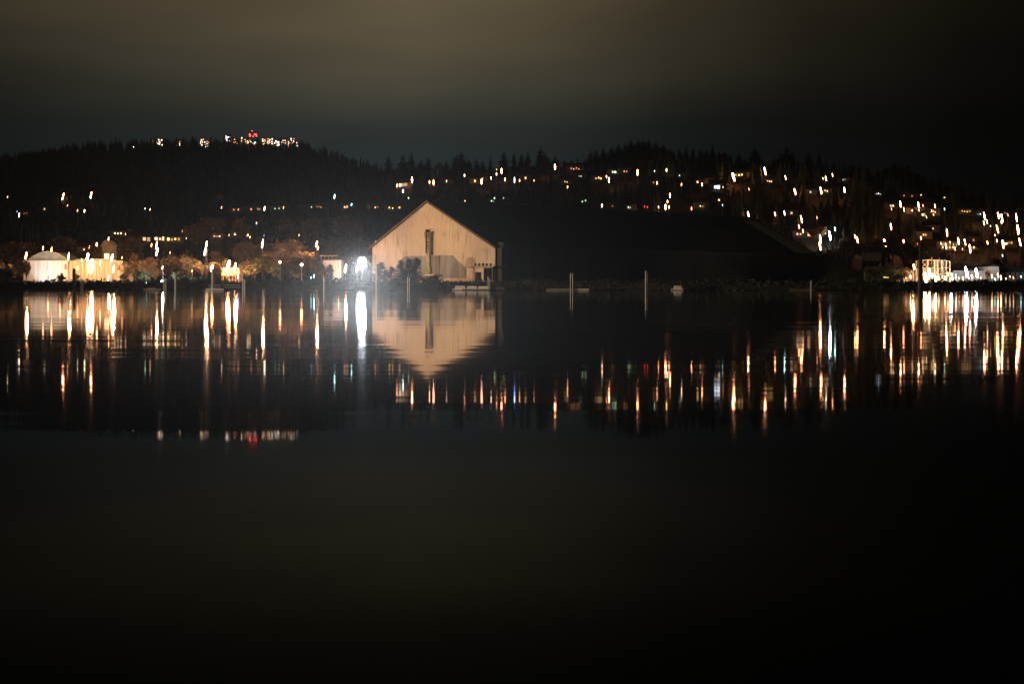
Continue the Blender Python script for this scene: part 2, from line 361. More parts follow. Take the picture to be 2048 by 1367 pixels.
SIZE = {'S': (.00034, .0009, 5), 'M': (.00042, .0015, 14), 'L': (.00052, .0026, 44), 'X': (.00080, .0032, 85), 'Z': (.0014, .0042, 90)}  # radii per metre of distance; lantern height stands in for smeared light
lamp_info = []          # px, py, D for keeping trees out of the way
def street_lamp(px, py, c, s, label):
    a, b, st = SIZE[s]
    if c == 'b': st *= .35
    if px > 1800 and py > 515: D = 618
    elif px < 270 and py > 505: D = 628 if py < 545 else 600
    elif 270 <= px < 790 and py > 525: D = 598 if py > 545 else 612
    elif 600 < px < 790 and py > 500: D = 590
    elif (px, py) in ((525, 487), (633, 488), (636, 496), (413, 488), (410, 503)): D = 672
    else:
        D = solve(px, py, 8.5)
        if D is None:
            D = RY - 15
    x, y, z = at(px, py, D)
    gz = ter(x, y); H = z - gz
    q_ = random.uniform(.75, 1.2); a *= D * random.uniform(.62, 1.0); b *= D * q_
    if D > 800: a *= .85
    if 700 < px < 1450: b *= .72
    if H < b + 1: gz = gz - 0; b = min(b, max(.5, H - .6))
    r = empty('street_lamp', (x, y, gz), label, 'street lamp', 'lamps along the shore and hillside')
    p = MB(); p.cyl((.0, .75, -.6), (0, .75, H + b * .2 + .5), .16, .10, 6); p.cyl((0, .75, 0), (0, .75, .6), .26, .22, 6)
    p.build('pole', M['pole'], r)
    q = MB(); q.cyl((0, .8, H + b * .2 + .45), (0, 0, H + b + .12), .07, .06, 5); q.cyl((0, 0, H + b - .02), (0, 0, H + b + .16), a * .55, a * .2, 6)
    q.build('arm', M['pole'], r)
    l = MB(); l.ell((0, 0, H), a, min(a, .55), b, 7, 8)
    lean = (.20 if px < 800 else -.20 if px > 1400 else 0) * random.uniform(.5, 1.3)      # lanterns slanted, the smear of camera shake put into their shape
    l.v = [(x_ + lean * (z_ - H), y_3, z_) for x_, y_3, z_ in l.v]
    l.build('lantern', em(c, st), r)
    if s in 'LXZ' and D < 700:
        d = bpy.data.lights.new('bulb', 'POINT'); d.energy = {'L': 6500, 'X': 11000, 'Z': 14000}[s] * (.7 if px < 235 else .5 if 640 < px < 740 else 2.3 if px < 700 else .35 if px > 1700 else 1); d.shadow_soft_size = .4
        d.color = tuple(.35 * v + .65 * w_ for v, w_ in zip(EC[c], (1, .62, .33) if c in 'op' else (1, .68, .40)))
        if 1840 < px < 1880: d.color = (1, .50, .20)
        if c == 'k': d.color = (.85, .93, 1)
        o = bpy.data.objects.new('bulb', d); COL.objects.link(o); o.parent = r; o.location = (0, 1.6, H)
    lamp_info.append((px, py, D, s))
lab = ordinals([(a, b, c) for a, b, c, d in LAMPS], '{} lamp shining')
for i, (px, py, c, s) in enumerate(LAMPS): street_lamp(px, py, c, s, lab[i])

wall_cols = [noise_mat('house_siding_' + n, c, tuple(v * 1.35 for v in c), .5, rough=.85) for n, c in
             (('beige', (.26, .22, .17)), ('grey', (.2, .2, .2)), ('cream', (.35, .31, .24)), ('brown', (.16, .11, .08)))]
def house(px, py, c, n, ws, sp, label):
    D = solve(px, py, 2.6)
    if px > 1740 and py > 540: D = 640
    if D is None: D = RY - 25
    u = D / F
    x, y, z = at(px, py, D); gz = ter(x, y)
    hw = max(5.0, (n - 1) * sp * u / 2 + 2.5 + random.random() * 2); dp = 8 + random.random() * 2
    H = max(4.6, z - gz + 1.8); rr = 2 + random.random()
    r = empty('house', (x, y, gz), label, 'house', 'houses scattered over the wooded hillside')
    MB().box(-hw, hw, 0, dp, -3, H).build('wall', random.choice(wall_cols), r)
    rf = MB(); e = .5
    rf.prism([(-e, H - .15), (dp / 2, H + rr), (dp + e, H - .15), (dp + e, H + .15), (dp / 2, H + rr + .3), (-e, H + .15)], -hw - e, hw + e)
    rf.v = [(b_, a_, c_) for (a_, b_, c_) in rf.v]
    rf.build('roof', M['dark_roof'], r)
    MB().box(hw * .5, hw * .5 + .8, dp * .6, dp * .6 + .8, H, H + rr + 1).build('chimney', M['dark_roof'], r)
    for k in range(n):
        cx = (k - (n - 1) / 2) * sp * u + random.uniform(-.3, .3) * u * (n > 1)
        w2 = ws * u / 2 * random.uniform(.75, 1.1); h2 = w2 * random.uniform(1.0, 1.5)
        cz = z - gz + random.uniform(-1.2, 1.2) * u * (n > 1)
        fr_ = MB(); t_ = .1
        fr_.box(cx - w2 - t_, cx + w2 + t_, -.1, -.003, cz + h2, cz + h2 + t_).box(cx - w2 - t_, cx + w2 + t_, -.1, -.003, cz - h2 - t_, cz - h2)
        fr_.box(cx - w2 - t_, cx - w2, -.1, -.003, cz - h2, cz + h2).box(cx + w2, cx + w2 + t_, -.1, -.003, cz - h2, cz + h2)
        win = fr_.build('window', M['white_clad'], r)
        MB().box(cx - w2, cx + w2, -.06, -.003, cz - h2, cz + h2).build('pane', em(c, random.choice((.6, 1.2, 2, 4))), win)
    lamp_info.append((px, py, D, 'H', (n - 1) * sp / 2 + ws))
lab = ordinals([(h[0], h[1], h[2]) for h in HOUSES], 'house with {} windows')
for i, h in enumerate(HOUSES): house(*h, lab[i])

# ------------------------------------------------------------------ the great gabled storage shed
P0 = (-35.4, 600.0); ang = atan2(145.0, 160.1); Lb = 216.0; RH = 37.2 - 2.4; EH = 17.3 - 2.4; HW = 42.7; HL = 39.3; EL = EH + (RH - EH) * (HW - HL) / HW
shed = empty('storage_shed', (P0[0], P0[1], 2.4), 'huge dark storage shed with a floodlit, rain-stained gable end facing the water', 'shed', rz=ang)
def gp(px, py, xo=0):
    k = (px - 1024) / F; vx, vy = sin(ang), -cos(ang); bx, by = P0[0] + xo * cos(ang), P0[1] + xo * sin(ang)
    t_ = (k * by - bx) / (vx - k * vy)
    D = by + vy * t_
    return t_, CH + (HZ - py) * D / F - 2.4        # offset to the right along the gable, height over the yard
# local frame: +x runs along the ridge, -y points to the right end of the gable; plates stand proud on -x
def plate(pts, x0, x1):
    mb = MB(); n = len(pts)
    q = [(-a, b) for a, b in pts]
    mb.prism(q, x0, x1); mb.v = [(b_, a_, c_) for (a_, b_, c_) in mb.v]
    return mb
def gbox(px0, px1, py0, py1, x0, x1):
    a, z1 = gp(px0, py0, x0); b, z0 = gp(px1, py1, x0)
    return [(a, z0), (b, z0), (b, z1), (a, z1)]
plate([(-HL, -1), (HW, -1), (HW, EH), (0, RH), (-HL, EL)], 0, .4).build('gable_wall', M['gable'], shed)
plate([(-HL, -1), (HW, -1), (HW, EH), (0, RH), (-HL, EL)], Lb - .4, Lb).build('end_wall', M['side_clad'], shed)
for s in (-1, 1):
    W_, E_ = (HW, EH) if s == -1 else (HL, EL)
    sw = MB(); sw.box(.4, Lb - .4, min(s * W_, s * (W_ - .4)), max(s * W_, s * (W_ - .4)), -1, E_ - .1)
    if s == -1:
        for k in range(72): sw.box(3 * k + 1.5, 3 * k + 1.7, -HW - .09, -HW, -1, EH - .4)
    sw.build('side_wall', M['side_clad'], shed)
    rf = MB(); ex = 1.2 / HW
    y0, z0 = s * (W_ + W_ * ex), E_ - (RH - E_) * ex
    rf.add([(-.9, 0, RH + .12), (Lb + .9, 0, RH + .12), (Lb + .9, y0, z0 + .12), (-.9, y0, z0 + .12),
            (-.9, 0, RH + .7), (Lb + .9, 0, RH + .7), (Lb + .9, y0, z0 + .7), (-.9, y0, z0 + .7)],
           [(0, 1, 2, 3), (4, 7, 6, 5), (0, 4, 5, 1), (3, 2, 6, 7), (0, 3, 7, 4), (1, 5, 6, 2)])
    rf.build('roof', M['roofsheet'], shed)
    bb = MB()                     # barge board along the rake
    bb.add([(-1.0, 0, RH - .25), (-1.0, y0, z0 - .25), (-1.0, y0, z0 + .72), (-1.0, 0, RH + .72),
            (-.905, 0, RH - .25), (-.905, y0, z0 - .25), (-.905, y0, z0 + .72), (-.905, 0, RH + .72)],
           [(0, 1, 2, 3), (4, 7, 6, 5), (0, 4, 5, 1), (3, 2, 6, 7), (0, 3, 7, 4), (1, 5, 6, 2)])
    bb.build('barge_board', noise_mat('barge_board', (.07, .032, .012), (.12, .055, .02), 1), shed)
# paler strip of roof sheets near the far end (right hand slope)
def roofpt(s_, t_, up_): 
    return (s_, -t_, RH - (RH - EH) * t_ / HW + .7 + up_)
st = MB()
a0, a1 = Lb - 11, Lb - 2
st.add([roofpt(a0, 5, .02), roofpt(a1, 5, .02), roofpt(a1, HW - 1, .02), roofpt(a0 - 6, HW - 1, .02),
        roofpt(a0, 5, .16), roofpt(a1, 5, .16), roofpt(a1, HW - 1, .16), roofpt(a0 - 6, HW - 1, .16)],
       [(0, 1, 2, 3), (4, 7, 6, 5), (0, 4, 5, 1), (3, 2, 6, 7), (0, 3, 7, 4), (1, 5, 6, 2)])
tag(st.build('roof_strip', M['roofpale'], shed), label='paler olive strip of roof sheets at the far end')
rc = MB()
for k in range(22): rc.box(6 + k * 9.6, 7.2 + k * 9.6, -.7, .7, RH + .6, RH + 1.35)
rc.box(-.5, Lb + .5, -.35, .35, RH + .6, RH + .95)
rc.build('ridge_cap', M['roofsheet'], shed)
# darker grey patch low on the gable
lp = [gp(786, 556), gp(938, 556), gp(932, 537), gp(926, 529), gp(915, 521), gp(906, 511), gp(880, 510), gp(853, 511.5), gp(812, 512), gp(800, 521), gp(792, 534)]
plate([(a, max(b, -.9)) for a, b in lp], -.16, -.003).build('lower_patch', M['patch'], shed)
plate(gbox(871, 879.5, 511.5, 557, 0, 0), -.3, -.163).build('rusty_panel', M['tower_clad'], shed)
# conveyor tower on the gable
def gq(name, px0, px1, py0, py1, x0, x1, mat, parent=shed):
    return plate(gbox(px0, px1, py0, py1, x0, x1), x0, x1).build(name, mat, parent)
tw = gq('tower_column', 852.0, 858.4, 505, 553, -1.0, -.5, M['yellow_steel'])
box_ = gq('tower_box', 852.5, 859.2, 466, 505, -.7, -.2, M['yellow_steel'])
gq('tower_side', 858.9, 862.8, 464, 510, -1.1, -.72, M['brown_box'])
gq('tower_side', 850.6, 852.3, 464, 506, -1.1, -.72, M['brown_box'])
gq('tower_vent', 850.6, 853.8, 459, 463.8, -1.8, -.6, M['black'])
gq('tower_roof', 848.2, 864.2, 463.9, 464.9, -1.2, -.2, M['brown_box'])
dk = MB()
for (a, b, c_, d) in ((853.0, 854.4, 467, 474), (855.6, 856.3, 466.5, 480), (857.4, 858.1, 466.5, 476), (852.6, 854.2, 480, 487), (852.8, 854.4, 490, 499), (856.8, 857.4, 482, 503), (854.6, 855.2, 482, 492), (852.5, 861.5, 504.2, 505.2)):
    p_ = plate(gbox(a, b, c_, d, -.8, 0), -.8, -.703); dk.add(p_.v, p_.f)
dk.build('tower_opening', M['black'], shed)
rl = MB()
for pxx in (848.3, 849.6):
    t1, z1 = gp(pxx, 465, -1.2); t0, z0 = gp(pxx, 475, -1.2); rl.cyl((-1.2, -t0, z0), (-1.2, -t1, z1), .08, n=5)
rl.build('tower_rail', M['yellow_steel'], shed)
gq('lower_column', 859.2, 860.8, 532, 553, -1.0, -.5, M['yellow_steel'])
br = MB()
for (a, b, c_, d) in ((849, 532, 855, 540), (861.5, 531, 857, 539), (850, 534, 848.6, 534), (849, 540, 861, 552), (861, 540, 850, 552)):
    t0, z0 = gp(a, b, -1.2); t1, z1 = gp(c_, d, -1.2); br.cyl((-1.2, -t0, z0), (-1.2, -t1, z1), .14, n=5)
br.build('tower_brace', M['yellow_steel'], shed)
gq('platform', 838, 867, 549.2, 550.6, -5, -.3, M['frame_paint'])
gq('platform_base', 840, 859, 550.8, 562, -4.6, -.3, M['tower_clad'])
# annex with doorway, canopy and a row of small windows
gq('canopy', 932, 986.5, 532.5, 535.2, -7.2, -.2, M['rusty'])
an = gq('annex_wall', 933, 950.6, 535.3, 560, -6.4, -.2, M['gable'])
gq('annex_wall', 950.7, 962.6, 535.3, 543.9, -6.4, -.2, M['gable'])
gq('annex_wall', 962.7, 967.4, 535.3, 560, -6.4, -.2, M['gable'])
gq('doorway', 950.7, 962.6, 544, 560, -4.5, -4.2, M['black'])
gq('door', 955.2, 957.2, 548, 560, -4.7, -4.52, M['side_clad'])
gq('annex_recess', 967.5, 986.4, 535.3, 560, -1.0, -.2, M['tower_clad'])
gq('annex_post', 983.6, 985.2, 535.3, 560, -6.8, -6.2, M['tower_clad'])
for k in range(5):
    wx = 948.4 + k * 7.75
    f_ = gq('window', wx, wx + 3.6, 526.6, 531.6, -.22, -.003, M['black'])
    gq('window_sill', wx - .3, wx + 3.9, 531.7, 532.3, -.4, -.003, M['rusty'], f_)
# strip of side wall at the corner; its dim light put into dark brown
stt = MB(); stt.box(1.2, 5.5, -HW - 2.6, -HW - .02, -1, EH - .6); stt.box(.9, 5.9, -HW - 2.9, -HW - .02, EH - .55, EH - .1)
stt.build('corner_strip', noise_mat('dim_corner_brown', (.05, .038, .024), (.09, .068, .042), .5, (1, 1, .1)), shed)
cb = MB(); cb.box(2, 5, -HW - 2.6, -HW + .4, EH + .0, EH + 1.6); cb.box(1.8, 5.2, -HW - 2.8, -HW + .6, EH + 1.62, EH + 1.8)
cb.build('roof_cabin', M['dark_metal'], shed)

# flood masts; the sodium pair and the work light are added sources
def flood(px, py, D, energy, col, tx, tz, ang_=75, label='', head=1.0, strength=60, c='o', blend=.6):
    x, y, z = at(px, py, D); gz = ter(x, y); H = z - gz
    r = empty('flood_mast', (x, y, gz), label, 'floodlight', 'floodlight masts on the shore')
    p = MB(); p.cyl((0, .6, -.6), (0, .6, H + .6), .22, .14, 8); p.box(-head * 1.1, head * 1.1, .42, .6, H + head * .62, H + head * .62 + .15)
    p.build('pole', M['pole'], r)
    q = MB(); q.box(-head, head, .02, .4, H - head * .6, H + head * .6); q.build('housing', M['dark_metal'], r)
    if c == 'k':
        for i_ in range(7):
            ox, oz = (0, 0) if i_ == 6 else (cos(i_ * pi / 3) * head * .62, sin(i_ * pi / 3) * head * .62)
            MB().ell((ox, 0, H + oz), head * .29, .2, head * .29, 10, 6).build('lens', em(c, strength), r)
        d = bpy.data.lights.new('side_beam', 'SPOT'); d.energy = 190000; d.color = (1, .93, .82); d.spot_size = radians(42); d.spot_blend = .8; d.shadow_soft_size = .4
        o = bpy.data.objects.new('side_beam', d); COL.objects.link(o); o.parent = r; o.location = (0, -.8, H)
        from mathutils import Vector
        o.rotation_euler = (Vector((-18, 534, 0)) - Vector((x, y - .8, z))).to_track_quat('-Z', 'Y').to_euler(); o.visible_glossy = False
    else:
        l = MB(); l.ell((0, 0, H), head * .92, .25, head * .92, 12, 6); l.build('lens', em(c, strength), r)
    if c == 'k':      # its beam points out over the water, towards the viewer
        d = bpy.data.lights.new('flood_beam', 'SPOT'); d.energy = FLOOD_W; d.color = (.86, .93, 1); d.spot_size = radians(3.4); d.spot_blend = 1.0; d.shadow_soft_size = .6
        o = bpy.data.objects.new('flood_beam', d); COL.objects.link(o); o.parent = r; o.location = (0, -.8, H); o.rotation_euler = (radians(88), 0, radians(180 + 6))
        o.visible_glossy = False
    if energy:
        d = bpy.data.lights.new('flood_beam', 'SPOT'); d.energy = energy; d.color = col; d.spot_size = radians(ang_); d.spot_blend = blend; d.shadow_soft_size = .5
        o = bpy.data.objects.new('flood_beam', d); COL.objects.link(o); o.parent = r; o.location = (0, -.9, H)
        from mathutils import Vector
        v = Vector(tx) - Vector((x, y - .9, z)); o.rotation_euler = v.to_track_quat('-Z', 'Y').to_euler()
        o.visible_glossy = True
    lamp_info.append((px, py, D, 'X'))
    return r
SOD = (1.0, .60, .27); FLOOD_W = 20000000
gc = (-35, 600, 19)
flood(603, 529, 558, 46000, SOD, (-45, 607, 17), None, 80, 'added sodium flood mast among the shore trees aimed at the gable', .5, 30)  # added masts, put in to light the gable
flood(560, 524, 560, 60000, SOD, (-20, 585, 19), None, 60, 'added sodium flood mast left of the small white building', .5, 30)
flood(724, 522, 562, 0, None, None, None, 60, 'dazzling white floodlight mast beside the shed, brightest lamp on the shore', 1.75, 620, 'k')
flood(-640, 548, 380, 1900000, (1, .74, .48), (-95, 560, 4), None, 78, 'added unseen work-light mast beyond the left edge, brightening piles and floats', .8, 30, 'w', .55)  # added lamp outside the view, brightens piles, docks and shore trees

# ------------------------------------------------------------------ industrial buildings, left
Dw = 646
def wx(px, D): return (px - 1024) / F * D
def wz(py, D): return CH + (HZ - py) / F * D
x0, x1 = wx(47, Dw), wx(135, Dw)
b = empty('domed_warehouse', (x0, Dw, 2.4), 'white-walled warehouse with a low domed green-grey roof on left shore', 'warehouse')
H = wz(520, Dw) - 2.4; T = wz(503, Dw) - 2.4; wd = x1 - x0
MB().box(0, wd, 0, 22, -1, H).build('wall', M['white_clad'], b)
pts = [(wd * i / 16 * 1.0, H + .02 + (T - H) * sin(pi * i / 16) ** .8) for i in range(17)]
xa = 2.0
rf = MB().prism([(xa + (wd - xa) * i / 16, H + .02 + (T - H) * sin(pi * i / 16) ** .85) for i in range(17)], .6, 21.4)
rf.build('roof', M['green_roof'], b)
tr = MB()
pp = [(xa + (wd - xa) * i / 16, H + .1 + (T - H) * sin(pi * i / 16) ** .85) for i in range(17)]
for p_, q_ in zip(pp, pp[1:]): tr.cyl((p_[0], .45, p_[1]), (q_[0], .45, q_[1]), .13, n=5)
tr.build('roof_trim', M['frame_paint'], b)
MB().box(-.3, wd + .3, -.35, .0 - .003, H - .25, H + .05).build('eave', M['pole'], b)
MB().box(wd * .93, wd * .99, -.12, -.003, H * .62, H * .85).build('window', M['pole'], b)
pc = MB()
for k in range(1, 9): pc.cyl((wd * k / 9, -.08, 0), (wd * k / 9, -.08, H - .3), .05, n=4)
pc.build('downpipe', M['pole'], b)
for px_, cc, en, lb_ in ((76, (.86, .95, 1), 8000, 'added small cold uplight in the bushes washing the white wall of the domed warehouse'), (120, (1, .62, .33), 6000, 'added small orange uplight by the right end of the domed warehouse'), (148, (1, .6, .3), 7000, 'added small orange uplight at the left end of the tan warehouse')):
    x_, y_2 = wx(px_, 634), 634  # added uplights that brighten the warehouse walls; no such lamp is seen
    r = empty('added_washer', (x_, y_2, 2.4), lb_, 'floodlight', 'added wall washers by the left warehouses')
    MB().box(-.3, .3, -.2, .2, 0, .35).build('housing', M['dark_metal'], r)
    MB().box(-.24, .24, -.12, .12, .353, .4).build('lens', em('k' if cc[2] > .9 else 'o', 4), r)
    d = bpy.data.lights.new('wash_beam', 'SPOT'); d.energy = en; d.color = cc; d.spot_size = radians(70); d.spot_blend = .7; d.shadow_soft_size = .3
    o = bpy.data.objects.new('wash_beam', d); COL.objects.link(o); o.parent = r; o.location = (0, 0, .6); o.rotation_euler = (radians(118), 0, 0)
x0, x1 = wx(135.6, Dw), wx(243, Dw)
b = empty('long_warehouse', (x0, Dw + 1, 2.4), 'long tan flat-roofed warehouse behind the brightest orange lamps', 'warehouse')
wd = x1 - x0; H = wz(522, Dw) - 2.4
MB().box(0, wd, 0, 20, -1, H).build('wall', M['tan_clad'], b)
MB().prism([(-.4, H + .02), (wd + .4, H + .02), (wd * .75, H + 1.1), (wd * .25, H + 1.1)], -.3, 20).build('roof', M['green_roof'], b)
pc = MB()
for k in range(14): pc.box(wd * k / 13.5 + .1, wd * k / 13.5 + .4, -.2, -.003, 0, H - .1)
pc.build('pilaster', M['rusty'], b)
for k in (2, 9): MB().box(wd * k / 13.5 + .8, wd * k / 13.5 + 3.4, -.12, -.003, 0, 3.4).build('shutter_door', M['pole'], b)
MB().box(2.5, 10.5, -2.6, -.3, 0, 1.7).build('loading_dock', M['rusty'], b)
# fence on the bank
fx0, fx1 = wx(120, 590), wx(272, 590)
fb = empty('chain_fence', (fx0, 590, 2.4), 'long low wire fence on the bank before the tan warehouse', 'fence')
fp = MB()
for k in range(22): xx = (fx1 - fx0) * k / 21; fp.cyl((xx, 0, -.2), (xx, 0, 2.0), .05, n=5)
fp.build('post', M['pole'], fb)['kind'] = 'stuff'
fr2 = MB()
for z in (.3, 1.0, 2.0): fr2.cyl((0, 0, z), (fx1 - fx0, 0, z), .025, n=4)
fr2.build('rail', M['pole'], fb)
# pale house on the terrace behind
Dh = 700
b = empty('pale_house', (wx(204, Dh), Dh, 2.4), 'pale house with a wide orange-lit gable roof above the tan warehouse', 'house')
wd = wx(223, Dh) - wx(204, Dh); H = wz(491, Dh) - 2.4
MB().box(0, wd, 0, 9, -1, H).build('wall', M['tan_clad'], b)
MB().prism([(-.6, H + .02), (wd + .6, H + .02), (wd * .62, H + 2.6), (wd * .3, H + 2.6)], -.6, 9.6).build('roof', M['tan_clad'], b)
MB().box(wd * .25, wd * .75, -.1, -.003, H * .55, H * .8).build('window', em('w', 2.5), b)
# small white building by the shed
Db = 622
b = empty('small_white_building', (wx(646, Db), Db, 2.4), 'small flat-roofed building with bright white end wall left of the shed', 'building')
wd = wx(682, Db) - wx(646, Db); H = wz(521, Db) - 2.4
MB().box(0, wd, 0, 12, -1, H).build('wall', M['white_clad'], b)
MB().box(-.3, wd + .3, -.3, 12.3, H + .003, H + .35).build('roof', M['pole'], b)
MB().box(wd * .1, wd * .3, -.1, -.003, 0, H * .45).build('door', M['dark_metal'], b)
Db = 700
b = empty('orange_shelter', (wx(640, Db), Db, 2.4), 'long open-sided shelter with orange-lit roof edge above the white building', 'shelter')
wd = wx(674, Db) - wx(640, Db); H = wz(512, Db) - 2.4
MB().box(0, wd, 0, 7, H, H + .4).build('roof', M['frame_paint'], b)
for k in range(5): MB().cyl((.5 + k * (wd - 1) / 4, .5, 0), (.5 + k * (wd - 1) / 4, .5, H - .003), .12, n=6).build('post', M['frame_paint'], b)
# lattice fenced equipment yard behind the three orange lamps at the left centre
Dy = 625
b = empty('equipment_yard', (wx(443, Dy), Dy, 2.4), 'orange-lit railed walkway behind the two orange lamps on the left shore', 'walkway')
wd = wx(478, Dy) - wx(443, Dy); z0 = wz(549, Dy) - 2.4; z1 = wz(536, Dy) - 2.4
MB().box(0, wd, 0, 4, z0 - .4, z0).build('deck', M['rusty'], b)
ra = MB()
for k in range(24): ra.cyl((wd * k / 23, .1, z0 + .003), (wd * k / 23, .1, z1), .06, n=4)
ra.cyl((0, .1, z1), (wd, .1, z1), .09, n=5); ra.build('railing', M['frame_paint'], b)
for k in range(6): MB().cyl((.4 + k * (wd - .8) / 5, 2, -.5), (.4 + k * (wd - .8) / 5, 2, z0 - .41), .14, n=6).build('post', M['rusty'], b)
MB().box(-1, wd + 1, 4.3, 4.6, -.5, z1 + .4).build('back_wall', M['brown_box'], b)

# ------------------------------------------------------------------ right waterfront
Dr = 640
def simple_hall(px0, px1, py, D, name, label, mat, roof=M['dark_roof'], dp=15, win=0):
    b = empty(name, (wx(px0, D), D, 2.4), label, 'warehouse')
    wd = wx(px1, D) - wx(px0, D); H = wz(py, D) - 2.4
    MB().box(0, wd, 0, dp, -1, H).build('wall', mat, b)
    MB().prism([(-.3, H + .003), (wd + .3, H + .003), (wd * .5, H + .9)], -.3, dp + .3).build('roof', roof, b)
    for k in range(win):
        a_ = wd * (k + .2) / win; c_ = wd * (k + .8) / win
        f_ = MB().box(a_ - .12, c_ + .12, -.16, -.103, H * .35 - .12, H * .75 + .12).build('window', M['pole'], b)
        MB().box(a_, c_, -.1, -.003, H * .35, H * .75).build('pane', em('c', .25), f_)
    MB().box(wd * .35, wd * .35 + min(3, wd * .3), -.1, -.003, 0, min(3, H * .6)).build('shutter_door', M['pole'], b)
    return b
simple_hall(1807, 1837, 541, Dr + 6, 'white_hall', 'low white hall left of the orange steel frame', M['white_clad'])
simple_hall(1906, 1968, 541, Dr + 10, 'white_hall', 'wide white hall under two cold white lamps right of steel frame', M['white_clad'])
simple_hall(1978, 1998, 533, Dr + 3, 'tall_shed', 'tall narrow white shed at the right end of waterfront', M['white_clad'])
simple_hall(2001, 2050, 537, Dr + 12, 'office_block', 'dark low block with a row of big windows at right edge', M['side_clad'], win=5)
# steel frame
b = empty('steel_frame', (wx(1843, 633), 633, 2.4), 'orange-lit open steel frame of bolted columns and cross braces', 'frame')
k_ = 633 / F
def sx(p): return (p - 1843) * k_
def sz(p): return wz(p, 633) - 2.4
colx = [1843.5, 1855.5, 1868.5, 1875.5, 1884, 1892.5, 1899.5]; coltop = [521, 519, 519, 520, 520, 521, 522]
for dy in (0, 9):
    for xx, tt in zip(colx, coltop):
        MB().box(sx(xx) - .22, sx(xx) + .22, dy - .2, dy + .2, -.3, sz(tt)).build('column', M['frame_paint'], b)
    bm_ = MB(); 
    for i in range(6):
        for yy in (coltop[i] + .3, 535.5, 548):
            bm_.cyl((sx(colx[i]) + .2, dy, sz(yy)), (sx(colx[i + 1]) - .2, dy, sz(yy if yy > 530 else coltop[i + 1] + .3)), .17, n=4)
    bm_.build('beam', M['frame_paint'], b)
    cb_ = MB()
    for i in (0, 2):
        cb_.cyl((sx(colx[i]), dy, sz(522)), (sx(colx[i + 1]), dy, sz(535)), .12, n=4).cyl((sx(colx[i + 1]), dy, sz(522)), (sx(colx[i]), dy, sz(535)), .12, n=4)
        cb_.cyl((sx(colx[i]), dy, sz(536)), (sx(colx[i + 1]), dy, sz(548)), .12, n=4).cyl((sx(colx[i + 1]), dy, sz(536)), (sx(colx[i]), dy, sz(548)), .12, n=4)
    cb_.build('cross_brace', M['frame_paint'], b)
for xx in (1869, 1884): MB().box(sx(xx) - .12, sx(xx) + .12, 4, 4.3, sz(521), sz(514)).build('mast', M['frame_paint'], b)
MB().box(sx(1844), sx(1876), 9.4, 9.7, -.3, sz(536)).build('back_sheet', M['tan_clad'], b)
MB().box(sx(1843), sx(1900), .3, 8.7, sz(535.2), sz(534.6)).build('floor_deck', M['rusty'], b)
# terrace building on the slope
Dt = solve(1915, 500, .8)
b = empty('terrace_building', (wx(1883, Dt), Dt, ter(wx(1915, Dt), Dt)), 'long two-level terrace building with yellow lit colonnade midway up right hill', 'building')
wd = wx(1952, Dt) - wx(1883, Dt); H = wz(482, Dt) - wz(501, Dt)
MB().box(0, wd * .5, 0, 10, -3, H).build('wall', M['tan_clad'], b)
MB().box(wd * .5 + .01, wd, 0, 10, -3, H * .4).build('lower_wall', M['tan_clad'], b)
MB().box(-.5, wd * .5 + .4, -.5, 10.4, H + .01, H + .4).build('roof', M['dark_roof'], b)
MB().box(-1, wd + 1, -3, -.02, .6, .9).build('terrace', M['frame_paint'], b)
for k in range(10): MB().box(wd * (k + .2) / 10, wd * (k + .55) / 10, -.12, -.003, 1.4, 1.4 + H * .22).build('window', em('y', 2.5), b)
for k in range(5): MB().box(wd * .5 * (k + .25) / 5, wd * .5 * (k + .6) / 5, -.12, -.003, H * .55, H * .8).build('window', em('g', .5), b)
# gantry frames by the far end of the shed
for i, (pa, pb, top, lb_) in enumerate(((1683, 1703, 498, 'tall dark portal frame of three posts right of the shed'), (1655, 1672, 503, 'dark lattice portal touching the far end of shed'))):
    D = 740
    b = empty('portal_frame', (wx(pa, D), D, 2.4), lb_, 'frame'); wd = wx(pb, D) - wx(pa, D); H = wz(top, D) - 2.4
    for k in range(3): MB().box(wd * k / 2 - .35, wd * k / 2 + .35, -.3, .3, -.5, H - .01).build('post', M['dark_metal'], b)
    MB().box(-1.2, wd + 1.2, -.4, .4, H, H + .8).build('beam', M['dark_metal'], b)
    MB().box(0, wd, -.15, .15, H * .55, H * .55 + .4).build('beam', M['dark_metal'], b)
# rusty orange embankment fence lit by the lamp right of the shed
D = 745
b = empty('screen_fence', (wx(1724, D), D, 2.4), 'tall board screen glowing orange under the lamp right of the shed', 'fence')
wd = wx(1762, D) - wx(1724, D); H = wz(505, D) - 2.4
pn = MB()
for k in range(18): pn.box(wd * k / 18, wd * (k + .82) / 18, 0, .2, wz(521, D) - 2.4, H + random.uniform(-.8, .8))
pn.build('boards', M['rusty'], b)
for k in range(4): MB().cyl((wd * k / 3, .4, -.4), (wd * k / 3, .4, H - .5), .15, n=5).build('post', M['rusty'], b)

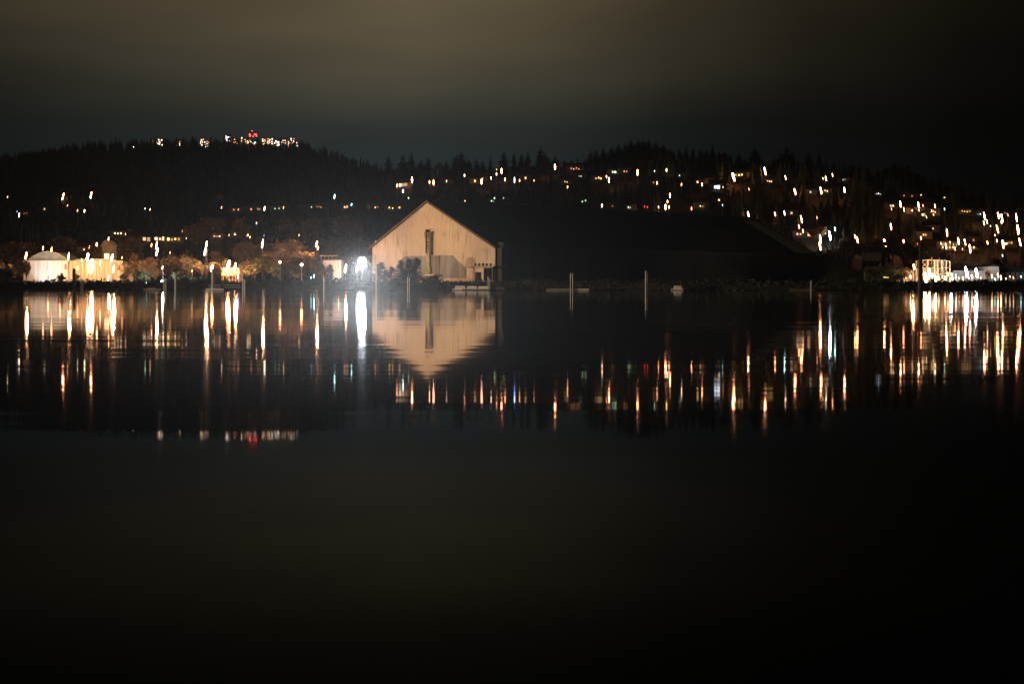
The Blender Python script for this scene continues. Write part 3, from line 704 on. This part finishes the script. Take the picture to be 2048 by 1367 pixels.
# stockpile beyond the shed
sp_ = MB(); n = 20
prof = [(0, 0), (wx(1800, 700) - 150, 0)]
def pileh(px): return interp([(1560, 0), (1600, 8), (1640, 18), (1660, 15), (1690, 10), (1720, 7), (1760, 4), (1800, 0)], px)
vs = []; P = list(range(1560, 1801, 6))
for j, (dd, sc_) in enumerate(((-22, 0), (-14, .45), (-5, .9), (0, 1), (8, .8), (20, 0))):
    for px in P:
        hh = pileh(px) * sc_ * (1 + .06 * sin(px * .31 + j)); vs.append((wx(px, 722) , 722 + dd, 2.3 + hh if sc_ else 2.0))
k = len(P); fs = [(j * k + i, j * k + i + 1, (j + 1) * k + i + 1, (j + 1) * k + i) for j in range(5) for i in range(k - 1)]
o = sp_.add(vs, fs).build('stockpile', M['pile'], smooth=True)
tag(o, 'dark sloping stockpile falling away from the far end of shed', 'stockpile')

# ------------------------------------------------------------------ hilltop campus and mast (left summit)
CAMP = """263 270 292 296 2;287 291 288 291 1;303 334 279 292 9;352 362 281 291 4;368 374 287 293 2;400 408 277 291 5;408 419 281 295 5;450 461 270 285 6;462 476 278 289 4;482 485 275 285 2;489 502 278 288 6;503 515 284 289 4;524 531 278 289 4;533 546 276 292 8;549 560 279 292 6;561 572 278 291 5;573 582 282 294 5;578 589 276 289 6;588 596 284 294 3"""
CAMP = [tuple(float(v) for v in s.split()) for s in CAMP.split(';')]
cl_ = ['long low campus hall at left end of the summit', 'tiny lit hut on the summit left of the first block', 'broad brightly lit campus block left of the summit trees', 'square lit block standing alone left of centre summit',
       'small lit kiosk beside the lone square block', 'narrow tall lit tower left of its stepped neighbour', 'stepped lit block against the narrow summit tower', 'highest lit campus block left of the red beacons',
       'small amber lit block below the highest campus block', 'slim lit shaft just left of the beacon block', 'white lit block directly left of red beacon mast', 'low lit link under the red beacon mast',
       'narrow lit block just right of the beacons', 'brightest lit campus block right of the beacons', 'pinkish lit block next to the brightest campus block', 'yellowish lit block midway along the right summit row',
       'low lit block near the right end of the summit', 'round-topped lit block near the right end of summit row', 'last small lit block at the summit right end']
for i, (a, b_, t0, t1, nw) in enumerate(CAMP):
    D = MY - 60 + (i % 3) * 12
    r = empty('campus_block', (wx(a, D), D, wz(t1, D)), cl_[i], 'building', 'lit campus blocks on the left summit')
    wd = max(2.5, wx(b_, D) - wx(a, D)); H = wz(t0, D) - wz(t1, D)
    MB().box(0, wd, 0, 14, -22, H).build('wall', M['concrete'], r)
    MB().box(-.4, wd + .4, -.4, 14.4, H + .01, H + .6).build('roof', M['dark_roof'], r)
    used = []
    for k in range(int(nw * 1.5)):
        for _ in range(20):
            cx = random.uniform(.6, wd - .6); cz = random.uniform(.6, max(.8, H - .6))
            if all(abs(cx - ux) > 1.7 or abs(cz - uz) > 2.2 for ux, uz in used): break
        else: continue
        used.append((cx, cz)); w2 = random.uniform(.45, .8); h2 = random.uniform(.6, 1.0)
        c = random.choice('wwwykp') if i != 8 else 'o'
        MB().box(cx - w2, cx + w2, -.15, -.003, cz - h2, cz + h2).build('window', em(c, random.choice((1.5, 3, 6, 12))), r)
D = MY - 70
r = empty('beacon_mast', (wx(505, D), D, wz(276, D) - 8), 'lattice mast with red aircraft beacons on the left summit', 'mast')
MB().cyl((0, 0, -16), (0, 0, wz(262, D) - wz(276, D) + 8), .5, .2, 6).build('shaft', M['dark_metal'], r)
MB().box(-7.6, 7.6, -.2, .2, 7.2, 7.6).build('crossarm', M['dark_metal'], r)
for (px, py, s) in ((504.5, 262, .6), (499.5, 269, 1.0), (501, 271, .8), (509.5, 269, 1.0), (512.5, 268.5, .8), (513, 272, .9), (506.5, 273, .7), (499.5, 272.5, .8)):
    MB().ell((wx(px, D) - wx(505, D), -.6, wz(py, D) - wz(276, D) + 8), s, .6, s * 1.2, 6, 4).build('beacon', em('r', 12), r)

# ------------------------------------------------------------------ trees
rnd = random.Random(5)
def conifer_mesh(name, seed, layers=15, per=9, shape=.17, trunk=True):
    R = random.Random(seed); c = MB(); 
    lean = R.uniform(-.012, .012)
    for i in range(layers):
        t_ = i / layers; z = .10 + .90 * t_
        rad = shape * 1.15 * (1 - t_) ** R.uniform(.6, .85) * R.uniform(.75, 1.18) + .006
        off = R.uniform(0, 6.28)
        for k in range(per):
            if R.random() < .10: continue
            a = off + 2 * pi * k / per + R.uniform(-.25, .25); rr = rad * R.uniform(.65, 1.2); wdt = rr * R.uniform(.26, .42) + .004
            dz = -rr * R.uniform(.25, .55); ca, sa = cos(a), sin(a)
            top = z + .05 * (1 - t_) + .012
            c.add([(lean * z, 0, top), (ca * rr * .55 - sa * wdt, sa * rr * .55 + ca * wdt, z + dz * .35), (ca * rr, sa * rr, z + dz),
                   (ca * rr * .55 + sa * wdt, sa * rr * .55 - ca * wdt, z + dz * .35), (ca * rr * .3, sa * rr * .3, z + dz * .7 - .01)],
                  [(0, 1, 2), (0, 2, 3), (1, 4, 2), (4, 3, 2)])
    c.cyl((lean, 0, .93), (lean, 0, 1.03), .006, .001, 4)
    return c
con_meshes = [conifer_mesh('crown', s, 15, 9, sh).mesh('crown', M['conifer']) for s, sh in ((1, .16), (2, .20), (3, .13), (4, .23), (5, .18))]
trk_mesh = MB().cyl((0, 0, -.08), (0, 0, .9), .017, .004, 6).mesh('trunk', M['bark'])
def conifer(x, y, h, var, label, group, wide=1.0):
    r = empty('conifer', (x, y, ter(x, y)), label, 'tree', group); r.scale = (h * wide, h * wide, h); r.rotation_euler[2] = rnd.uniform(0, 6)
    obj('crown', con_meshes[var], r); obj('trunk', trk_mesh, r); return r
def blocked(x, y, h, rad):
    px, pyt = pix(x, y, ter(x, y) + h); _, pyb = pix(x, y, ter(x, y)); rp = rad * F / y
    for L_ in lamp_info:
        hw_ = L_[4] if len(L_) > 4 else 3
        if y < L_[2] + 2 and abs(px - L_[0]) < rp + hw_ and pyt - 6 < L_[1] < pyb + 4: return True
    return False

SKY = """752 322;777 310;806 308;823 305;842 318;857 312;893 320;912 310;923 302;937 315;953 316;965 320;981 314;1008 303;1028 304;1043 306;1055 302;1081 293;1090 303;1111 311;1128 318;1142 315;1155 314;1170 314;1181 300;1192 298;1207 295;1223 294;1237 287;1251 287;1262 279;1277 277;1287 280;1297 276;1312 283;1326 288;1335 300;1345 310;1360 302;1372 290;1386 295;1400 296;1413 295;1425 287;1440 303;1449 300;1460 312;1478 306;1490 318;1510 294;1518 306;1549 315;1562 305;1573 291;1585 300;1600 325;1617 302;1638 302;1652 322;1668 322;1688 330;1705 338;1720 338;1738 340;1755 335;1772 332;1790 322;1803 328;1815 328;1830 338;1845 342;1862 352;1880 355;1895 362;1910 364;1925 370;1940 375;1955 384;1970 390;1985 400;2000 403;2018 412;2032 418;2045 424"""
SKY = [tuple(float(v) for v in s.split()) for s in SKY.split(';')]
skydesc = lambda px: ('above the left shoulder of the shed' if px < 860 else 'on the ridge above the gable' if px < 990 else 'on the ridge over the dark shed roof' if px < 1175 else
                      'in the highest clump on the ridge' if px < 1340 else 'right of the highest clump' if px < 1495 else 'among the tall spires right of centre' if px < 1660 else
                      'on the descending right ridge' if px < 1850 else 'low on the ridge at the far right')
grp = {}
for i, s in enumerate(SKY): grp.setdefault(skydesc(s[0]), []).append(i)
for d_, ids in grp.items():
    for k, i in enumerate(ids):
        px, py = SKY[i]
        y = RY - 10 + rnd.uniform(-18, 14); x = wx(px, y); h = wz(py, y) - ter(x, y)
        h = max(8, h); wide = min(1.9, max(1.25, 34 / h)) * rnd.uniform(.8, 1.2)
        if 1175 < px < 1340: wide *= 1.25
        conifer(x, y, h, rnd.randrange(5), f'dark conifer against the sky {d_}, {ORD[min(k, 19)]}', 'conifers along the skyline', wide)
# near the summit: conifers between the lit blocks
for k, (px, py) in enumerate(((232, 285), (240, 284), (338, 274), (346, 277), (380, 282), (390, 284), (427, 276), (436, 280), (470, 282), (518, 277), (566, 286), (604, 290), (616, 294), (628, 293), (640, 298))):
    y = MY - 90; x = wx(px, y); h = max(14, wz(py, y) - ter(x, y))
    conifer(x, y, h, k % 5, f'small distant conifer on the left summit, {ORD[k]}', 'conifers between the campus blocks', 1.0)

def forest(name, n, xr, yr, hr, seed, mat, per=5, layers=5, dens=None, fade=9e9):
    R = random.Random(seed); f_ = MB(); cnt = 0
    for _ in range(n):
        y = R.uniform(*yr); x = R.uniform(*xr)
        if dens and not dens(x, y): continue
        h = R.uniform(*hr) * (1 if y < fade else .5)
        if blocked(x, y, h, h * .2): 
            h *= .45
            if blocked(x, y, h, h * .2): continue
        z0 = ter(x, y) - .5; cnt += 1
        for i in range(layers):
            t_ = i / layers; z = .12 + .8 * t_; rad = h * .21 * (1 - t_) * R.uniform(.8, 1.15); off = R.uniform(0, 6)
            apex = (x, y, z0 + h * min(1, z + .34))
            ring = []
            for k in range(per):
                a = off + 2 * pi * k / per; rr = rad * R.uniform(.7, 1.25)
                ring.append((x + cos(a) * rr, y + sin(a) * rr, z0 + h * (z - .05 * R.random())))
            f_.add([apex] + ring, [(0, k + 1, (k + 1) % per + 1) for k in range(per)])
    return tag(f_.build(name, mat), kind='stuff')
o = forest('hill_forest', 5200, (-620, 620), (790, 1215), (11, 21), 3, M['forest'], fade=1100)
tag(o, 'dark conifer forest covering the near hillside', 'forest')
o = forest('mountain_forest', 5200, (-1150, -60), (1500, 2520), (15, 26), 4, M['forest'], layers=4)
tag(o, 'far black forest covering the left mountain', 'forest')

# bare and half-leafed broadleaf trees
def broadleaf(name, h, spread, seed, leaf, dens=1.0, levels=4, leafmat='twigs', leafsize=.28):
    R = random.Random(seed); wd = MB(); lf = MB()
    def branch(p, d, l, r, lev):
        q = tuple(p[i] + d[i] * l for i in range(3))
        wd.cyl(p, q, r, r * .62, 5 if lev < 2 else 3)
        if lev >= levels - 2:
            for _ in range(int(leaf * dens)):
                t_ = R.random(); s = leafsize * R.uniform(.5, 1.3)
                c = tuple(p[i] + d[i] * l * t_ * 1.25 + R.gauss(0, .16 * l + .12) for i in range(3))
                u = [R.gauss(0, 1) for _ in range(3)]; v = [R.gauss(0, 1) for _ in range(3)]
                lf.add([c, tuple(c[i] + u[i] * s for i in range(3)), tuple(c[i] + v[i] * s for i in range(3))], [(0, 1, 2)])
        if lev >= levels: return
        for _ in range(R.choice((3, 3, 4))):
            nd = [d[0] + R.uniform(-1, 1) * spread, d[1] + R.uniform(-1, 1) * spread, d[2] * .9 + R.uniform(-.1, .35)]
            m_ = sqrt(sum(c * c for c in nd)); nd = tuple(c / m_ for c in nd)
            branch(q if R.random() < .7 else tuple(p[i] + d[i] * l * R.uniform(.55, .95) for i in range(3)), nd, l * R.uniform(.62, .82), r * .58, lev + 1)
    branch((0, 0, -.3), (0, 0, 1), h * .27, h * .022, 0)
    zs = max(v[2] for v in lf.v + wd.v); k = h / zs
    wd.v = [(a * k, b * k, c * k) for a, b, c in wd.v]; lf.v = [(a * k, b * k, c * k) for a, b, c in lf.v]
    return wd.mesh('trunk', M['bark']), lf.mesh('crown', M[leafmat])
BL = {'bare': [broadleaf('b', 10, .62, s, 17) for s in (1, 2, 3)], 'tall': [broadleaf('t', 10, .38, s, 16) for s in (4, 5)],
      'yellow': [broadleaf('y', 10, .65, s, 16, leafmat='yellowleaf') for s in (7, 8)], 'bush': [broadleaf('u', 10, .9, s, 14, levels=3, leafmat='bush', leafsize=.5) for s in (9, 10)],
      'pine': [broadleaf('p', 10, .5, s, 60, levels=3, leafmat='conifer', leafsize=.45) for s in (11, 12, 13)]}
def pine_mesh(seed):
    R = random.Random(seed); wd = MB(); lf = MB(); wd.cyl((0, 0, -.3), (.1, 0, 9.6), .22, .04, 6)
    for k in range(30):
        z = 1.2 + 8.4 * (k / 29) ** .9; rad = (2.5 * (1 - (z / 10.6) ** 2.2) + .25) * R.uniform(.6, 1.1); a = R.uniform(0, 6.28)
        tip = (cos(a) * rad, sin(a) * rad, z + rad * .35); wd.cyl((0, 0, z), tip, .06, .02, 4)
        for _ in range(75):
            t_ = R.uniform(.35, 1.08); sp_ = .55 * (1.3 - t_ * .5)
            c = (tip[0] * t_ + R.gauss(0, sp_), tip[1] * t_ + R.gauss(0, sp_), z + rad * .35 * t_ + R.gauss(0, sp_ * .55))
            s_ = R.uniform(.12, .34); u = [R.gauss(0, 1) for _ in range(3)]; v = [R.gauss(0, 1) for _ in range(3)]
            lf.add([c, tuple(c[i] + u[i] * s_ for i in range(3)), tuple(c[i] + v[i] * s_ for i in range(3))], [(0, 1, 2)])
    return wd.mesh('trunk', M['bark']), lf.mesh('crown', M['conifer'])
BL['pine'] = [pine_mesh(s_) for s_ in (21, 22, 23)]
def tree(px, ptop, D, kind, label, group, wide=1.0, name='bare_tree', cat='tree'):
    x = wx(px, D); g_ = ter(x, D); h = wz(ptop, D) - g_
    r = empty(name, (x, D, g_), label, cat, group); s = h / 10; r.scale = (s * wide, s * wide, s); r.rotation_euler[2] = rnd.uniform(0, 6)
    a, b = BL[kind][rnd.randrange(len(BL[kind]))]
    obj('trunk', a, r); obj('crown', b, r); return r
BT = """252 523 640 bare 1.2;268 512 655 bare 1.3;284 505 660 bare 1.3;300 520 640 bare 1.2;250 545 610 bush 1.2;270 542 608 yellow 1.3;290 540 606 bush 1.2;312 535 640 bare 1.1
340 505 700 bare 1.2;360 500 720 bare 1.1;385 512 690 bare 1.2;405 520 680 bare 1.2;440 515 680 bare 1.2;432 500 740 tall 1.3;485 480 760 tall 1.1;350 540 606 bush 1.5;380 548 604 bush 1.6;405 548 606 bush 1.6
495 515 650 bare 1.2;510 525 630 yellow 1.2;530 512 660 yellow 1.3;550 500 670 bare 1.3;565 488 700 bare 1.3;575 478 760 tall 1.2;590 475 720 bare 1.4;600 492 680 bare 1.3;545 528 620 yellow 1.2;562 525 620 yellow 1.1;580 530 615 yellow 1.2;605 520 630 bare 1.2;620 505 660 bare 1.2;638 520 612 bare .9;650 528 606 bare .8;661 530 606 pine .7;525 470 790 bare 1.3
440 386 1150 tall 1.2;415 432 900 tall 1.3;394 446 880 tall 1.2;569 430 880 tall 1.5;618 436 880 tall 1.4;633 443 870 tall 1.4;690 428 860 tall 1.3;716 438 850 tall 1.2;650 470 800 bare 1.1;670 478 780 bare 1.1;695 470 770 bare 1.1;715 474 765 bare 1.1;740 480 760 bare 1.0;480 432 880 tall 1.2
60 483 730 tall 1.4;20 482 720 tall 1.3;5 500 700 bare 1.3;30 505 690 bare 1.2;185 478 740 bare 1.2;130 470 760 tall 1.2;265 470 790 tall 1.2;240 485 760 bare 1.2;3 520 640 bare 1.1;20 522 630 bare 1.0;38 525 625 bare .9;53 520 620 tall .8
150 545 605 yellow 1.0;120 548 604 bush 1.2;90 558 590 bush 1.4;105 556 592 yellow 1.2;165 558 590 bush 1.2;200 560 590 yellow 1.3;230 558 590 bush 1.3;258 556 590 bush 1.2;123 546 598 pine .8
8 538 570 bush 1.5;-8 530 575 bush 1.6;24 540 572 bush 1.5;40 552 570 bush 1.4;56 560 568 bush 1.3;2 545 566 bush 1.6
455 556 600 bush 1.6;500 552 600 bush 1.6;525 555 600 bush 1.6;550 552 600 bush 1.7;575 554 600 bush 1.6;600 556 600 bush 1.6;430 556 600 bush 1.4;690 558 596 bush 1.4;712 558 598 bush 1.4
1730 536 640 bush 1.5;1755 532 640 bush 1.4;1780 528 640 pine 1.1;1798 532 630 bush 1.5;1812 540 620 tall .9;1790 545 610 bush 1.5;1745 548 610 bush 1.7;1710 552 610 bush 1.6
1700 470 800 tall 1.2;1735 475 790 bare 1.3;1755 468 800 bare 1.2;1785 462 830 tall 1.2;1820 478 780 bare 1.2;1690 492 760 yellow 1.1;1860 490 760 bare 1.1;1640 445 880 bare 1.2
1870 515 680 bare 1.2;1905 515 690 bare 1.2;1925 512 690 bare 1.1;1960 512 680 bare 1.2;1990 505 700 bare 1.2;1890 560 598 bush 1.6;1920 558 598 bush 1.6;1950 560 598 bush 1.5;1975 540 640 tall .8;2010 560 598 bush 1.6;2035 560 598 bush 1.6;1972 556 600 bush 1.0
880 322 1190 bare 1.1;1690 344 1180 bare 1.1"""
kn = {'bare': ('bare brown-twigged tree', 'bare_tree'), 'tall': ('tall slender brown-crowned tree', 'tall_tree'), 'yellow': ('thinning yellow tree', 'yellow_tree'),
      'bush': ('dark rounded bush', 'bush'), 'pine': ('dense dark evergreen', 'evergreen')}
BT = [s.split() for ln in BT.split('\n') for s in ln.split(';')]
def treg(px, py):
    if py < 400: return 'on the skyline ridge'
    if px < 245: return 'around the domed warehouse on left' if py > 500 else 'uphill behind the domed warehouse'
    if px < 480: return 'on the shore between tan warehouse and walkway' if py > 530 else 'on the slope right of the tan warehouse'
    if px < 640: return 'on the shore left of the white building' if py > 515 else 'uphill left of the white building'
    if px < 790: return 'near the small white building' if py > 500 else 'on the slope just left of the gable'
    if px < 1830: return 'between the shed end and steel frame' if py > 520 else 'uphill beyond the far end of the shed'
    return 'on the right waterfront'
gg = {}
for i, t4 in enumerate(BT): gg.setdefault((t4[3], treg(float(t4[0]), float(t4[1]))), []).append(i)
for (kd, rg), ids in gg.items():
    ids.sort(key=lambda i: float(BT[i][0]))
    for k, i in enumerate(ids):
        px, top, D, _, wide = BT[i]; px, top, D, wide = float(px), float(top), float(D), float(wide)
        l_ = f'{kn[kd][0]} {rg}' if len(ids) == 1 else f'{kn[kd][0]} {rg}, {ORD[min(k, 19)]}'
        # step back behind any lamp it would hide
        for L_ in lamp_info:
            if D < L_[2] and abs(L_[0] - px) < 9 and top < L_[1] and L_[2] < D + 60 and L_[3] in 'LXZM': D = L_[2] + 3
        tree(px, top, D, kd, l_, 'trees and bushes on the shore and slope', wide, kn[kd][1], 'bush' if kd == 'bush' else 'tree')
# evergreens in front of the gable
for k, (px, top, wide, lb_) in enumerate(((802, 521, .85, 'leftmost of three tall dark pines against the lit gable'), (819, 517.5, .85, 'middle of three tall dark pines against the lit gable'), (833, 517, .9, 'rightmost of three tall dark pines against the lit gable'),
                                          (783, 534, 1.0, 'lower dark pine left of the three pines before the gable'), (760, 525, 1.2, 'broad dark pine at the left foot of the gable'), (772, 540, 1.2, 'short dark pine between the two leftmost pines'), (811, 540, 1.1, 'low dark pine filling the foot of the three pines'), (828, 542, 1.1, 'low dark pine under the rightmost tall pine'))):
    tree(px, top, 556 + k % 3, 'pine', lb_, 'pines in front of the gable', wide, 'pine_tree')
for k, (px, top) in enumerate(((850, 558), (872, 561), (893, 560), (915, 561), (845, 563), (1010, 566), (1045, 566), (1085, 565))):
    tree(px, top, 553, 'bush', f'low scrub on the bank below the shed, {ORD[k]}', 'scrub below the shed', 2.2, 'scrub', 'bush')

# ------------------------------------------------------------------ shoreline rocks, pilings, floats, boats
R = random.Random(19); sb = MB()
for _ in range(5200):
    x = R.uniform(-215, 215); y = R.uniform(551, 555.5); hh = R.uniform(.3, 1.5) * (1.75 if -75 < x < -27 else .8 if -27 <= x < 0 else 1) * (1 + .5 * sin(x * .2) * sin(x * .053 + 1)); s_ = R.uniform(.25, .6)
    c = (x, y, ter(x, y) + hh * R.random() - .1)
    for _k in range(6):
        u = [R.gauss(0, s_) for _ in range(3)]; v = [R.gauss(0, s_) for _ in range(3)]; q = [c[i] + R.gauss(0, .5) * (1 if i < 2 else .5) for i in range(3)]
        sb.add([tuple(q), tuple(q[i] + u[i] for i in range(3)), tuple(q[i] + v[i] for i in range(3))], [(0, 1, 2)])
tag(sb.build('bank_scrub', M['bush']), 'low dark brambles and weeds along the top of the bank', 'scrub', kind='stuff')
R = random.Random(9); rk = MB()
for _ in range(1500):
    x = R.uniform(-215, 215); y = R.uniform(541.5, 552); s = R.uniform(.25, .8)
    z = ter(x, y)
    n0 = len(rk.v); rk.ell((x, y, z), s * R.uniform(.8, 1.5), s, s * R.uniform(.5, .9), 5, 3)
    for i in range(n0, len(rk.v)):
        a, b, c = rk.v[i]; rk.v[i] = (a + R.uniform(-.12, .12), b + R.uniform(-.12, .12), c + R.uniform(-.12, .12))
tag(rk.build('bank_rocks', M['rock']), 'rough dark rocks along the waterline', 'rocks', kind='stuff')

PIL = [(148, 536.5, .55, 0, 'timber', 'thick dark mooring pile before the tan warehouse'), (162, 558, .22, 1, 'steelpile', 'left pale post of the pair beside the thick pile'), (165.4, 559, .22, 1, 'steelpile', 'right pale post of the pair beside the thick pile'),
       (328, 556, .18, 1, 'steelpile', 'short pale post right of the cold white shore lamp'), (331.5, 557, .18, 1, 'steelpile', 'outer short pale post right of the cold white shore lamp'), (350.5, 545.5, .32, 1, 'steelpile', 'tall pale mooring pile with dark side at left'), (353, 546.5, .3, 0, 'timber', 'dark timber pile against the tall pale pile'),
       (424.5, 537, .32, 1, 'steelpile', 'tall pale pile under the orange lamp by the float'), (428, 535, .4, 0, 'timber', 'tall dark timber pile next to the pale lamp pile'),
       (485.5, 557.5, .2, 1, 'steelpile', 'left post of the pale pair right of the walkway'), (489, 557.5, .2, 1, 'steelpile', 'right post of the pale pair right of the walkway'),
       (648, 556, .3, 1, 'steelpile', 'pale post of the pair below the white building'), (651.5, 556.5, .3, 0, 'timber', 'dark post of the pair below the white building'),
       (752.5, 529, .25, 1, 'steelpile', 'tallest pale pile at the left corner of gable'), (757, 530, .65, 0, 'timber', 'thick dark pile at the left corner of gable'),
       (815.2, 553, .15, 1, 'steelpile', 'left pale post of the pair under the pines'), (818.6, 555, .15, 1, 'steelpile', 'right pale post of the pair under the pines'),
       (976.3, 552, .14, 1, 'steelpile', 'taller white post at the end of the pale float'), (979.5, 557, .1, 1, 'steelpile', 'shorter white post at the end of the pale float'),
       (1140.8, 545, .13, 1, 'steelpile', 'left pale post of the pair on the middle float'), (1145.2, 545, .13, 1, 'steelpile', 'right pale post of the pair on the middle float'),
       (1291.2, 540.5, .2, 1, 'steelpile', 'solitary pale pile right of the middle float'), (1295, 541, .28, 0, 'timber', 'dark pile touching the solitary pale pile'),
       (1622, 559.5, .25, 0, 'steelpile', 'faint grey pile before the far end of shed'), (1838, 520, .3, 1, 'steelpile', 'slim pale pile left of the steel frame'), (1841, 486, .7, 0, 'dark_metal', 'very tall thick dark pile rising beside the steel frame')]
for px, top, rad, lit, mt, lb_ in PIL:
    D = 536 if top > 500 else 534
    x = wx(px, D); H = wz(top, D)
    r = empty('mooring_pile', (x, D, -2), lb_, 'pile', 'mooring piles along the shore')
    p = MB(); p.cyl((0, 0, 0), (0, 0, H + 2 - .25), rad * 1.05, rad, 10); p.build('shaft', M[mt], r)
    MB().cyl((0, 0, H + 2 - .245), (0, 0, H + 2), rad * 1.12, rad * .7, 10).build('cap', M['pole' if lit else 'dark_metal'], r)
# dark stump with dolphin shape by the frame
r = empty('mooring_dolphin', (wx(1865, 538), 538, -2), 'squat dark pile cluster before the steel frame', 'pile')
p = MB()
for a in range(7): p.cyl((cos(a * .9) * 1.1, sin(a * .9) * 1.1, 0), (cos(a * .9) * .45, sin(a * .9) * .45, wz(558, 538) + 2), .32, .3, 7)
p.build('timbers', M['timber'], r); MB().cyl((0, 0, 4), (0, 0, 4.35), 1.15, 1.1, 12).build('binding', M['dark_metal'], r)

def float_dock(px0, px1, pt, D, label, mat='deck', yard=3, planks=True, name='floating_dock'):
    x0_, x1_ = wx(px0, D), wx(px1, D); z1_ = wz(pt, D)
    r = empty(name, (x0_, D, 0), label, 'dock', 'floating docks along the shore'); wd = x1_ - x0_
    MB().box(0, wd, 0, yard, -.25, .28).build('hull', M['timber'], r)
    MB().box(-.1, wd + .1, -.1, yard + .1, .284, .62).build('deck', M[mat], r)
    if planks:
        s = MB(); q = random.Random(int(px0))
        xx = .8
        while xx < wd - 3:
            l_ = q.uniform(2, 5); h_ = (z1_ - .62) * q.uniform(.7, 1.0); s.box(xx, min(wd - .4, xx + l_), .5, yard - .4, .624, .624 + h_ * .42).box(xx + .2, min(wd - .6, xx + l_ - .2), .35, yard - .5, .63 + h_ * .5, .624 + h_); xx += l_ + q.uniform(.2, .8)
        s.build('planks', M[mat], r)
    return r
float_dock(905, 980, 570, 538, 'long pale floating dock stacked with boards below the annex')
float_dock(925, 972, 575, 533.5, 'narrow low float moored in front of the pale dock', 'timber', 1.2, False)
float_dock(1093, 1177, 573, 536.9, 'long grey float ending in a white edge under two posts', 'concrete', 3, False)
float_dock(1158, 1177.5, 574, 534, 'short white float at the right tip of the long grey one', 'deck', 1.5, False)
float_dock(1344, 1366, 570, 538, 'small yellowish float with stacked boards right of the solitary pile', 'deck', 3)
float_dock(1358, 1372, 569, 542, 'small float half behind the yellowish one', 'timber', 2)
float_dock(412, 446, 577, 535, 'low float at the foot of the lamp pile', 'deck', 1.5, False)
float_dock(287, 320, 575, 537, 'low float under the cold white shore lamp', 'concrete', 2)
float_dock(735, 776, 576, 537, 'thin float at the foot of the thick corner piles', 'timber', 1.6, False)
float_dock(1582, 1632, 574.5, 537, 'thin dark float beneath the far end of the shed', 'timber', 1.5, False)
float_dock(984, 1012, 573, 540, 'short dark float right of the pale dock', 'timber', 2)
# gangway by the left float
r = empty('gangway', (wx(418, 540), 540, 0), 'sloping railed gangway above the low float by the lamp pile', 'gangway')
wd = wx(480, 540) - wx(418, 540)
MB().box(0, wd, 0, 1.6, 1.05, 1.25).build('walkway', M['concrete'], r)
ra = MB()
for k in range(16): ra.cyl((wd * k / 15, .05, 1.253), (wd * k / 15, .05, 2.1), .035, n=4)
ra.cyl((0, .05, 2.1), (wd, .05, 2.1), .05, n=5); ra.build('handrail', M['steelpile'], r)
for k in range(4): MB().cyl((1 + k * (wd - 2) / 3, .8, -1), (1 + k * (wd - 2) / 3, .8, 1.04), .15, n=6).build('leg', M['timber'], r)

# ------------------------------------------------------------------ thin haze added to spread a halo around the floodlight
HAZE = .00002
if HAZE:
    hz_ = MB().box(-1750, 1750, -30, 3150, -4, 330).build('haze', None or bpy.data.materials.new('haze'))
    hm = hz_.data.materials[0]; hm.use_nodes = True; nt = hm.node_tree; nt.nodes.clear()
    pv = nt.nodes.new('ShaderNodeVolumePrincipled'); pv.inputs['Density'].default_value = HAZE; pv.inputs['Anisotropy'].default_value = .8
    pv.inputs['Color'].default_value = (.9, .9, .9, 1)
    oo = nt.nodes.new('ShaderNodeOutputMaterial'); nt.links.new(pv.outputs[0], oo.inputs['Volume'])
    tag(hz_, kind='stuff', label='thin haze added for the halo around the floodlight', cat='haze')
